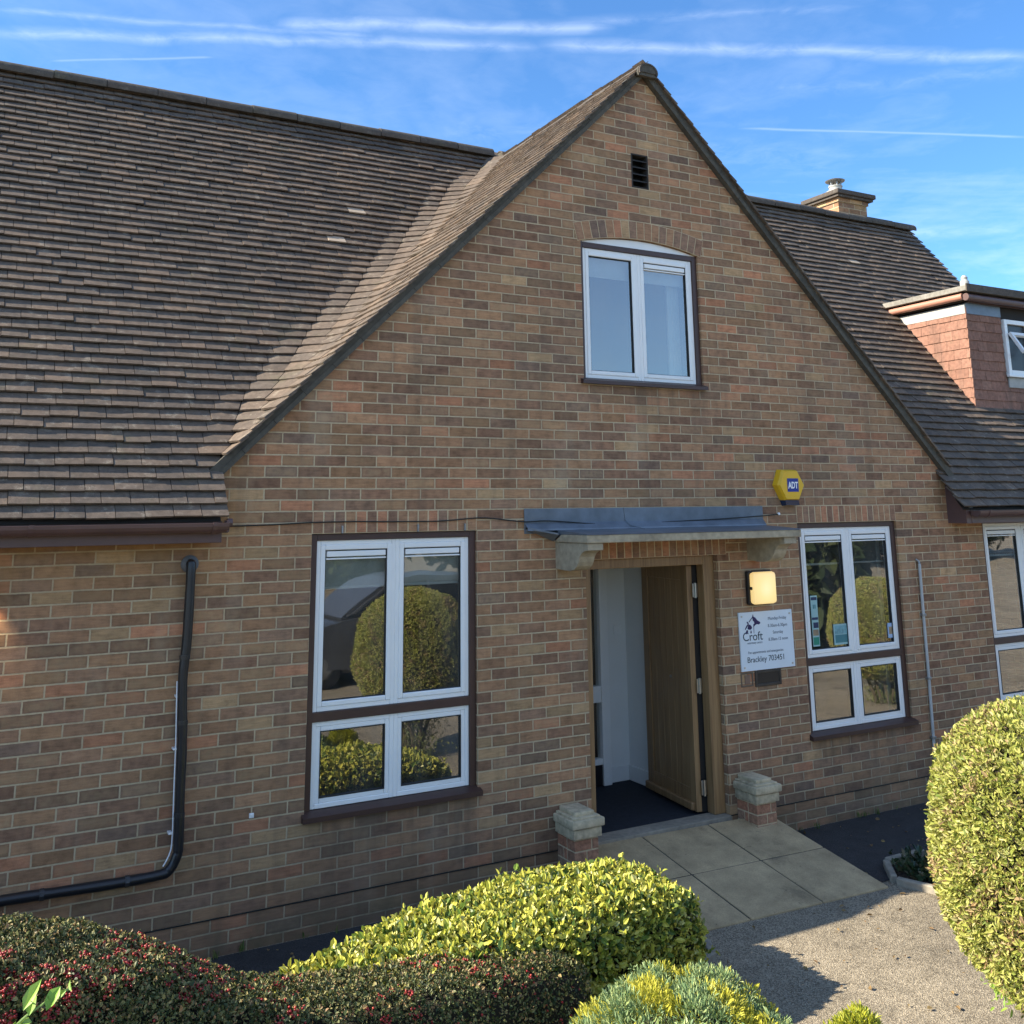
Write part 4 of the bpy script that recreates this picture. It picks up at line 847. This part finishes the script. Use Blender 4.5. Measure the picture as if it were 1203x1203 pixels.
def sample(val,lo,hi,n,depth,scale=1.0,lump=None):
    """points in a shell under the surface val==1, with outward normals"""
    lo,hi=np.array(lo),np.array(hi); out=[]; tot=0; e=.004
    for it in range(400):
        Q=rng.uniform(lo,hi,(120000,3)); v=val(Q); k=(v<1)&(v>1-depth)
        Q=Q[k]; v=v[k]; gp=np.sin(Q[:,0]*37+Q[:,2]*19)*np.sin(Q[:,1]*41+1.7)*np.sin(Q[:,2]*35+Q[:,0]*11)+.5*np.sin(Q[:,0]*83)*np.sin(Q[:,1]*79)*np.sin(Q[:,2]*71); gk=(gp<.30)|(rng.random(len(Q))<.22); Q=Q[gk]; v=v[gk]; keep=rng.random(len(Q))<np.clip(.25+.75*(v-(1-depth))/depth,0,1); Q=Q[keep]; out.append(Q); tot+=len(Q)
        if tot>=n: break
    Q=np.concatenate(out)[:n]; G=np.stack([val(Q+np.eye(3)[i]*e)-val(Q-np.eye(3)[i]*e) for i in range(3)],1); return Q,unit(G)
def lumpy(Q,f,a,ph=0):
    return a*(np.sin(Q[:,0]*f+1.3+ph)*np.sin(Q[:,1]*f*1.1+.7+ph*2)*np.sin(Q[:,2]*f*1.2+2.1)+.6*np.sin(Q[:,0]*f*2.3+ph)*np.sin(Q[:,1]*f*2.1+1)*np.sin(Q[:,2]*f*2.6)+.45*np.sin(Q[:,0]*f*4.7+2*ph)*np.sin(Q[:,1]*f*4.1+.3)*np.sin(Q[:,2]*f*4.9+1.1))
def loaf(xs,yc,hw,zt,p=4.0,lf=7,la=.05,ph=0,zb=GZ):
    def val(Q):
        x=Q[:,0]; c=np.interp(x,xs,yc); w=np.maximum(np.interp(x,xs,hw),.01); z=np.interp(x,xs,zt)
        qy=np.abs(Q[:,1]-c)/w; qz=np.maximum(Q[:,2]-zb,0)/np.maximum(z-zb,.01)
        v=(qy**p+qz**p)**(1/p); v=np.where((x<xs[0])|(x>xs[-1]),9,v); return v+lumpy(Q,lf,la,ph)
    return val
def loft_core(xs,yc,hw,zt,k,m,parent,p=4.0,zb=GZ):  # solid hull added under the leaves to block light, not modelled wood
    mb=MB(); th=np.linspace(0,math.pi,15)
    X=np.linspace(xs[0]+.06,xs[-1]-.06,40)
    for x in X:
        c=np.interp(x,xs,yc); w=np.interp(x,xs,hw)*k; h=(np.interp(x,xs,zt)-zb)*k
        for t in th:
            cy,cz=math.cos(t),math.sin(t); r=(abs(cy)**p+abs(cz)**p)**(-1/p); mb.v.append((x,c+w*cy*r,zb+max(h*cz*r,-.02)))
    for i in range(len(X)-1):
        for j in range(14): a=i*15+j; mb.f.append((a,a+1,a+16,a+15))
    mb.f.append(tuple(range(15))); mb.f.append(tuple((len(X)-1)*15+j for j in range(15)))
    return mb.build('branches',m,parent)
M['twig']=simple('dark inner twigs',(.022,.018,.011),.95,50,.5,.5)  # near-black colour of the added plant cores, also used for tree trunks
def ends(xs,a,b,n=9,r=.28):
    return xs
# golden euonymus hedge -------------------------------------------------
gh=empty('golden_hedge',(-.5,-1.7,GZ)); tag(gh,'golden variegated clipped hedge in the middle, lit on top, beside the path','hedge')
gx=[-2.25,-2.15,-1.95,-1.74,-1.43,-.96,-.50,-.12,.10,.28,.38,.45,.49]; gyc=[-1.80,-1.78,-1.76,-1.74,-1.72,-1.70,-1.68,-1.66,-1.63,-1.60,-1.58,-1.57,-1.57]
ghw=[.05,.18,.30,.36,.40,.42,.42,.41,.40,.38,.36,.30,.06]; gzt=[-2.26,-2.14,-2.05,-1.985,-1.945,-1.865,-1.825,-1.835,-1.865,-1.905,-1.935,-1.98,-2.06]
gv=loaf(gx,gyc,ghw,gzt,5.5,8,.022); loft_core(gx,gyc,ghw,gzt,.83,M['twig'],gh,5.5)
P,N=sample(gv,(-2.25,-2.2,GZ+.02),(.78,-1.15,-1.72),42000,.16)
GOLD=[(0,(.52,.48,.06)),(.2,(.68,.62,.14)),(.36,(.36,.38,.05)),(.48,(.54,.51,.085)),(.58,(.13,.19,.03)),(.74,(.05,.095,.018)),(.80,(.66,.62,.24)),(.88,(.24,.29,.045)),(.94,(.05,.10,.02)),(1,(.08,.13,.026))]
leaves('leaves',P,N,.028,.016,leaf_mat('golden variegated leaves',GOLD,.16,.42),gh,out=.7,up=.35,spread=.8)
k=rng.choice(len(P),1800,replace=False); leaves('shoots',P[k]+N[k]*.012,N[k],.029,.016,leaf_mat('golden shoot leaves',[(0,(.60,.58,.10)),(1,(.44,.46,.06))],.3,.4),gh,out=1.6,up=.6,spread=.4)
def twigs(name,P,N,n,parent,reach,m):
    mb=MB(); idx=rng.choice(len(P),n,replace=False)
    for i in idx:
        p=Vector(P[i]); q=Vector(unit((N[i]+rng.normal(size=3)*.5)[None])[0]); L=reach*rng.uniform(.5,1.3); b_=p-q*L*.8; s_=Vector(rng.normal(size=3))*L*.18
        mb.tube([b_,p+s_*.5,p+q*L*.6+s_],[.0022,.0018,.0009],4,False)
    o=mb.build(name,m,parent); o['kind']='stuff'; return o
M['twiglit']=simple('grey brown twigs',(.16,.115,.07),.9,60,.4,.2)
twigs('twigs',P,N,260,gh,.05,M['twiglit'])
k=rng.choice(len(P),260,replace=False); Q2=np.repeat(P[k]+N[k]*.035,4,0)+rng.normal(size=(1040,3))*.012; leaves('stray_leaves',Q2,np.repeat(N[k],4,0),.026,.014,leaf_mat('stray golden leaves',[(0,(.62,.58,.12)),(.6,(.40,.44,.06)),(1,(.12,.20,.03))],.2,.4),gh,out=1.2,up=.5,spread=.7)
# berry hedge ------------------------------------------------------------
bh=empty('berry_hedge',(-2.4,-2.2,GZ)); tag(bh,'low dark cotoneaster hedge dotted with red berries, bottom left foreground','hedge')
bx=[-4.4,-4.0,-3.6,-3.05,-2.72,-2.5,-2.3,-2.1,-1.9,-1.5,-1.1,-.80,-.60,-.50,-.42]; byc=[-2.20]*4+[-2.19,-2.17,-2.14,-2.11,-2.08,-2.06,-2.06,-2.05,-2.04,-2.03,-2.02]
bhw=[.42]*4+[.41,.38,.34,.30,.27,.25,.24,.23,.21,.17,.05]; bzt=[-1.25,-1.27,-1.31,-1.385,-1.465,-1.555,-1.675,-1.775,-1.845,-1.885,-1.90,-1.92,-1.945,-2.0,-2.1]
bv=loaf(bx,byc,bhw,bzt,6.0,9,.02,1.0); loft_core(bx,byc,bhw,bzt,.86,M['twig'],bh,6.0)
P,N=sample(bv,(-3.9,-2.7,-2.45),(-.42,-1.75,-1.18),165000,.09)
COT=[(0,(.030,.048,.016)),(.3,(.065,.085,.028)),(.55,(.15,.155,.052)),(.78,(.30,.27,.11)),(.9,(.36,.21,.10)),(1,(.06,.08,.028))]
leaves('leaves',P,N,.0125,.0078,leaf_mat('small cotoneaster leaves',COT,.10,.5,None,spec=.3),bh,out=.8,up=.2,spread=.9)
def berries(name,P,r,m,parent):
    bm=bmesh.new(); bmesh.ops.create_icosphere(bm,subdivisions=1,radius=1); bv_=np.array([v.co[:] for v in bm.verts]); bf=np.array([[v.index for v in f.verts] for f in bm.faces]); bm.free()
    n=len(P); rr=r*(1+.18*rng.normal(size=(n,1,1))); V=(P[:,None,:]+bv_[None]*rr).reshape(-1,3); F=(np.arange(n)[:,None,None]*len(bv_)+bf[None]).reshape(-1,3); o=npmesh(name,V,F,m,parent,True); o['kind']='stuff'; return o
Q,Nn=sample(bv,(-3.9,-2.7,-2.45),(-.42,-1.75,-1.18),160000,.045)
w=np.sin(Q[:,0]*5.1+.4)*np.sin(Q[:,1]*6+1)+.8*np.sin(Q[:,0]*11.3)*np.sin(Q[:,2]*13+Q[:,1]*5); cl=np.sin(Q[:,0]*47)*np.sin(Q[:,1]*53)*np.sin(Q[:,2]*49)
pr=np.clip((w+.25)*.7,0,1)*np.clip((cl-.10)*3,0,1)*np.interp(Q[:,0],[-3.6,-2.3,-1.6,-.64],[1.0,.8,.35,.35]); kk=rng.random(len(Q))<pr*2.2
def berry_mat():
    m,t,b=mat('red berries'); c=t.ramp(t.add('ShaderNodeNewGeometry').outputs['Random Per Island'],[(0,(.17,.010,.012)),(.6,(.30,.022,.022)),(1,(.40,.06,.035))]); t.set(b.inputs['Base Color'],c); b.inputs['Roughness'].default_value=.3; return m
M['berry']=berry_mat()
berries('berries',Q[kk]+Nn[kk]*.004,.0050,M['berry'],bh)
Q,Nn=sample(gv,(-1.2,-2.2,GZ+.1),(.3,-1.9,-1.75),9000,.05)
w=np.sin(Q[:,0]*7+2.2)*np.sin(Q[:,2]*9); kk=(w>.35)&(rng.random(len(Q))<.14); 
# pale weeds growing through
wd=empty('bindweed',(-3.0,-2.6,-1.6)); tag(wd,'bright green broad leaved weed poking out of the berry hedge','weed')
pts_=np.array([(-2.86,-2.63,-1.40),(-2.89,-2.64,-1.41),(-2.93,-2.64,-1.43),(-2.96,-2.64,-1.45),(-3.00,-2.64,-1.46),(-2.98,-2.64,-1.48),(-3.02,-2.64,-1.50),(-3.06,-2.64,-1.53),(-2.97,-2.64,-1.50),(-2.87,-2.63,-1.43)]); nn=unit(np.tile(np.array([[-.35,-.75,.5]]),(10,1))+rng.normal(size=(10,3))*.2)
leaves('leaves',pts_,nn,.046,.026,leaf_mat('weed leaves',[(0,(.22,.42,.05)),(1,(.34,.50,.10))],.3,.4),wd,out=.45,up=-.1,spread=1.0,curl=.25,fold=.12)
mb=MB(); mb.tube(smoothpts([(-2.85,-2.55,-1.46),(-2.9,-2.63,-1.44),(-3.0,-2.63,-1.49),(-3.06,-2.62,-1.56)]),.004,6); mb.build('stem',simple('weed stem',(.20,.30,.08),.6,20,.2,0),wd)
# juniper ---------------------------------------------------------------------
def mound(c,rx,ry,rz,lf,la,ph=0,p=2.2):
    c=np.array(c)
    def val(Q):
        d=(Q-c)/np.array([rx,ry,rz]); return (np.abs(d)**p).sum(1)**(1/p)+lumpy(Q,lf,la,ph)+np.where(Q[:,2]<GZ,5,0)
    return val
def needles(name,P,N,length,width,m,parent,out=1.2,up=.6,spread=.6):
    return leaves(name,P,N,length,width,m,parent,out=out,up=up,spread=spread,fold=.5,curl=-.08,jl=.35)
jn=empty('juniper',(-.56,-2.98,GZ)); tag(jn,'low spreading juniper with blue green and yellow tips at the bottom centre','juniper')
jc=(-.56,-2.98,GZ+.02); jv=mound(jc,.62,.56,.66,13,.07,.5)
P,N=sample(jv,(jc[0]-.8,jc[1]-.75,GZ),(jc[0]+.8,jc[1]+.75,GZ+.85),80000,.16)
nz=np.sin(P[:,0]*13+.5)*np.sin(P[:,1]*12+2)+.7*np.sin(P[:,0]*26+P[:,2]*21)+rng.normal(size=len(P))*.35
JB=leaf_mat('blue green juniper foliage',[(0,(.11,.185,.075)),(.4,(.22,.32,.14)),(.7,(.36,.45,.21)),(1,(.46,.50,.17))],.15,.5); JY=leaf_mat('yellow juniper tips',[(0,(.38,.38,.04)),(.5,(.60,.55,.07)),(1,(.50,.47,.08))],.22,.5)
needles('foliage',P[nz<.35],N[nz<.35],.020,.0046,JB,jn); needles('yellow_tips',P[nz>=.35],N[nz>=.35],.021,.0050,JY,jn)
def sph_core(c,r,m,parent,zmin=None):  # rounded hull added inside a bush so no light passes through
    bm=bmesh.new(); bmesh.ops.create_uvsphere(bm,u_segments=28,v_segments=18,radius=1)
    for v in bm.verts: v.co=Vector((c[0]+v.co.x*r[0],c[1]+v.co.y*r[1],max(c[2]+v.co.z*r[2],zmin if zmin else -99)))
    mb=MB(); mb.bm(bm); return mb.build('branches',m,parent)
sph_core(jc,(.50,.45,.54),M['twig'],jn,GZ-.02)
yc_=empty('dwarf_conifer',(.17,-3.22,GZ)); tag(yc_,'small bright yellow dwarf conifer at the bottom edge beside the path','conifer')
cc=(.17,-3.22,GZ+.02); cv=mound(cc,.19,.19,.50,20,.06,.2)
P,N=sample(cv,(cc[0]-.25,cc[1]-.25,GZ),(cc[0]+.25,cc[1]+.25,GZ+.62),14000,.3); needles('foliage',P,N,.022,.006,leaf_mat('yellow conifer foliage',[(0,(.34,.36,.03)),(.5,(.50,.48,.05)),(1,(.24,.30,.04))],.2,.5),yc_); sph_core(cc,(.13,.13,.40),M['twig'],yc_,GZ-.02)
# clipped round bush ----------------------------------------------------------
def topiary(c,rx,rzu,rzd,n,label,group=None):
    e=empty('topiary_bush',(c[0],c[1],GZ)); tag(e,label,'bush',group); c=np.array(c)
    def val(Q):
        d=(Q-c); rz=np.where(d[:,2]>0,rzu,rzd); return np.sqrt((d[:,0]/rx)**2+(d[:,1]/rx)**2+(np.abs(d[:,2])/rz)**2.7)+lumpy(Q,11,.022,.9)+.35*lumpy(Q,29,.022,.3)
    P,N=sample(val,c-np.array([rx*1.1,rx*1.1,rzd*1.1]),c+np.array([rx*1.1,rx*1.1,rzu*1.1]),n,.13)
    br=.7*np.sin(P[:,0]*9+1)*np.sin(P[:,1]*8)*np.sin(P[:,2]*10+.5)+.6*np.sin(P[:,0]*31)*np.sin(P[:,2]*29+P[:,1]*27)+rng.normal(size=len(P))*.35
    k=br>.50
    leaves('leaves',P[~k],N[~k],.0185,.0078,leaf_mat('yellow green clipped foliage',[(0,(.26,.30,.05)),(.25,(.44,.43,.10)),(.5,(.54,.51,.16)),(.70,(.38,.39,.08)),(.84,(.16,.22,.04)),(1,(.60,.53,.24))],.28,.5),e,out=1.0,up=.15,spread=.8)
    leaves('brown_leaves',P[k],N[k],.019,.0075,leaf_mat('browned foliage',[(0,(.30,.19,.085)),(.5,(.42,.30,.15)),(.8,(.46,.38,.16)),(1,(.20,.13,.07))],.2,.6),e,out=1.0,up=.1,spread=.8)
    sph_core(c,(rx*.87,rx*.87,min(rzu,rzd)*.88),M['twig'],e); twigs('twigs',P,N,420,e,.06,M['twiglit'])
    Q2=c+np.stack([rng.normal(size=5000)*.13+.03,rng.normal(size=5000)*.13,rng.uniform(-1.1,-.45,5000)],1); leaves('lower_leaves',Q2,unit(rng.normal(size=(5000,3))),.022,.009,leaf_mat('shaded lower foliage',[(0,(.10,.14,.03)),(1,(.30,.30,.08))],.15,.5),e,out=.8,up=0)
    mb=MB()
    for k_ in range(9):
        a=k_*.7; mb.tube(smoothpts([(c[0]+.08*math.cos(a),c[1]+.08*math.sin(a),GZ-.05),(c[0]+.14*math.cos(a),c[1]+.14*math.sin(a),GZ+.3),(c[0]+.30*math.cos(a+.3),c[1]+.30*math.sin(a+.3),c[2]-rzd*.55)]),[.022-.0006*q for q in range(13)],7)
    mb.build('stem',simple('grey brown bark',(.12,.09,.06),.9,30,.4,.4),e,True)
    return e
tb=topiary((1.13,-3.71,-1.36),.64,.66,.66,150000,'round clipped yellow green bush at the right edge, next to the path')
# dangling green shoots at the base
tt=rng.random((1500,1))**.8; Q=np.array([(.98,-3.62,-1.78)])*(1-tt)+np.array([(.74,-3.50,-1.86)])*tt+rng.normal(size=(1500,3))*(.075-.05*tt); leaves('low_shoots',Q,unit(rng.normal(size=(1500,3))+np.array([-1,0,.2])),.022,.008,leaf_mat('fresh green shoots',[(0,(.20,.34,.05)),(1,(.40,.50,.09))],.3,.5),tb,out=1,up=-.2)
tb2=empty('topiary_bush',(7.75,-3.25,GZ-.14)); tag(tb2,'second clipped bush, seen mirrored in the right window','bush')
for ch in list(tb.children):
    if ch.name.startswith('low_shoots'): continue
    c=ch.copy(); COL.objects.link(c); c.parent=tb2; c.matrix_parent_inverse=Matrix.Translation((-1.13,3.71,-GZ)); 
# low plants in the right bed
lpn=empty('ground_cover_plant',(2.95,-1.15,GZ)); tag(lpn,'low dark leaved plant in the kerbed bed by the path','plant')
P=np.stack([rng.uniform(2.78,4.6,2600),rng.uniform(-1.65,-1.05,2600),GZ+.02+np.abs(rng.normal(size=2600))*.05],1); leaves('leaves',P,unit(np.tile([[0,0,1.]],(2600,1))+rng.normal(size=(2600,3))*.4),.045,.028,leaf_mat('dark leaves',[(0,(.02,.04,.018)),(.7,(.05,.08,.03)),(1,(.12,.10,.05))],.15,.4),lpn,out=.5,up=.5)
# weeds on the wall foot, fallen leaves
lf=[]
P=np.stack([rng.uniform(-2.2,4.5,240),rng.uniform(-2.7,-.1,240),np.full(240,GZ+.012)],1); P=P[~((P[:,0]>.75)&(P[:,0]<2.6)&(P[:,1]>-1.25))]
o=leaves('fallen_leaves',P,np.tile([[0,0,1.]],(len(P),1)),.028,.016,leaf_mat('dead leaves',[(0,(.16,.09,.04)),(1,(.34,.24,.10))],.1,.7),None,out=.05,up=0); tag(o,kind='stuff')

# grass and weeds in the joint along the wall and the kerbs
def tufts():
    pts=[]
    for x0,x1,y in((-2.6,.55,-.04),(2.75,5.2,-.05)):
        for _ in range(11):
            c_=np.array([rng.uniform(x0,x1),y+rng.normal()*.012,GZ+.005]); n_=rng.integers(5,16); pts.append(c_+np.c_[rng.normal(size=(n_,2))*.014,np.zeros(n_)])
    P=np.concatenate(pts); o=leaves('weeds',P,np.tile([[0,0,1.]],(len(P),1)),.035,.005,leaf_mat('grass blades',[(0,(.06,.11,.025)),(.6,(.13,.18,.04)),(1,(.22,.20,.07))],.2,.5),None,out=1.6,up=.9,spread=.6); tag(o,kind='stuff')
tufts()
# ------------------------------------------------------------------ what the panes mirror: trees and a car across the car park
def tree(x,y,h,r,dark):
    e=empty('evergreen_tree',(x,y,GZ)); mb=MB(); mb.tube([(x,y,GZ),(x+.05,y,GZ+h*.4),(x,y+.05,GZ+h*.85)],[.16,.12,.04],8)
    for k in range(7):
        a=k*2.4; z=GZ+h*(.25+.09*k); mb.tube([(x,y,z),(x+r*.6*math.cos(a),y+r*.6*math.sin(a),z+.3)],[.05,.015],6)
    mb.build('trunk',M['twig'],e,True)
    c=np.array([x,y,GZ+h*.55]); val=lambda Q: np.sqrt((((Q-c)/np.array([r,r,h*.48]))**2).sum(1))+lumpy(Q,2.2,.13,x)
    P,N=sample(val,c-np.array([r*1.2,r*1.2,h*.55]),c+np.array([r*1.2,r*1.2,h*.55]),9000,.5); leaves('crown',P,N,.30,.16,dark,e,out=.6,up=.1); return e
DK=leaf_mat('dark evergreen foliage',[(0,(.02,.035,.014)),(.6,(.045,.065,.022)),(1,(.08,.09,.03))],.15,.6)
labs=['tall dark evergreen tree at the left end of the row across the car park','broad dark evergreen, second in the row across the car park','dark evergreen, third in the row across the car park','bushy dark evergreen, fourth in the row across the car park','dark evergreen, fifth in the row across the car park','spreading dark evergreen, sixth in the row across the car park','dark evergreen at the far right of the row across the car park']
for k,(x,y,h,r) in enumerate([(2,-27,5.2,2.6),(8,-26,4.6,2.8),(14,-27,5.4,2.9),(20,-25.5,4.7,3.0),(26.5,-26,5.6,3.2),(33.5,-26,5.2,3.2),(40,-27,5.5,3.4)]): tag(tree(x,y,h,r,DK),labs[k],'tree','trees across the car park')
tag(tree(9.2,-6.3,3.0,1.05,DK),'small dark evergreen shrub tree, seen mirrored in the right window','tree')
def car():
    e=empty('parked_car',(3.0,-9.2,GZ)); tag(e,'dark grey estate car parked opposite, seen mirrored in the left window','car')
    cp_=simple('dark grey car paint',(.11,.115,.125),.25,3,.05,0,metal=.4); gl=simple('dark car glass',(.01,.012,.014),.05,3,.05,0)
    X=lambda l:[(x+.85,-10.0,GZ+z) for x,z in l]
    def extr(l,y0,y1,m,n,c=.0):
        bm=bmesh.new(); vs=[bm.verts.new((x+.85,y0,GZ+z)) for x,z in l]; ve=[bm.verts.new((x+.85,y1,GZ+z)) for x,z in l]; bm.faces.new(vs); bm.faces.new(ve[::-1])
        for k in range(len(l)): bm.faces.new((vs[k],vs[(k+1)%len(l)],ve[(k+1)%len(l)],ve[k]))
        if c: bmesh.ops.bevel(bm,geom=bm.edges[:],offset=c,segments=2,affect='EDGES')
        mb=MB(); mb.bm(bm); return mb.build(n,m,e,True)
    extr([(.05,.35),(.0,.62),(.10,.85),(1.05,.95),(2.6,1.0),(4.2,1.0),(4.32,.85),(4.35,.38),(4.2,.22),(.2,.22)],-10.05,-8.3,cp_,'body',.05)
    extr([(1.05,.96),(1.75,1.50),(2.2,1.58),(3.5,1.56),(4.15,1.02)],-9.95,-8.42,cp_,'cabin',.06)
    for y in(-8.415,-9.957): extr([(1.28,1.02),(1.82,1.44),(2.45,1.50),(2.45,1.02)],y,y+.006,gl,'side_window'); extr([(2.52,1.02),(2.52,1.50),(3.42,1.48),(3.85,1.04)],y,y+.006,gl,'side_window')
    for x in(.75,3.55):
        for y in(-8.42,-9.95):
            mb=MB(); mb.lathe((0,0,0),[(.20,0),(.31,.0),(.33,.03),(.33,.17),(.31,.2),(.2,.2)],24); mb.v=[(x+.85+v[0],y+.10-v[2],GZ+.33+v[1]) for v in mb.v]; w_=mb.build('wheel',M['blackplastic'],e,True)
            mb=MB(); mb.lathe((0,0,0),[(.19,0),(.17,.015),(.05,.02)],12); s=1 if y>-9 else -1; mb.v=[(x+.85+v[0],(y+.102 if s>0 else y-.102)+s*v[2],GZ+.33+v[1]) for v in mb.v]; mb.build('rim',M['galv'],w_)
    for y in(-8.45,-9.9): mb=MB(); mb.box(.86,.94,y-.14,y+.10,GZ+.66,GZ+.80,.02); mb.build('headlight',M['upvc'],e)
car()
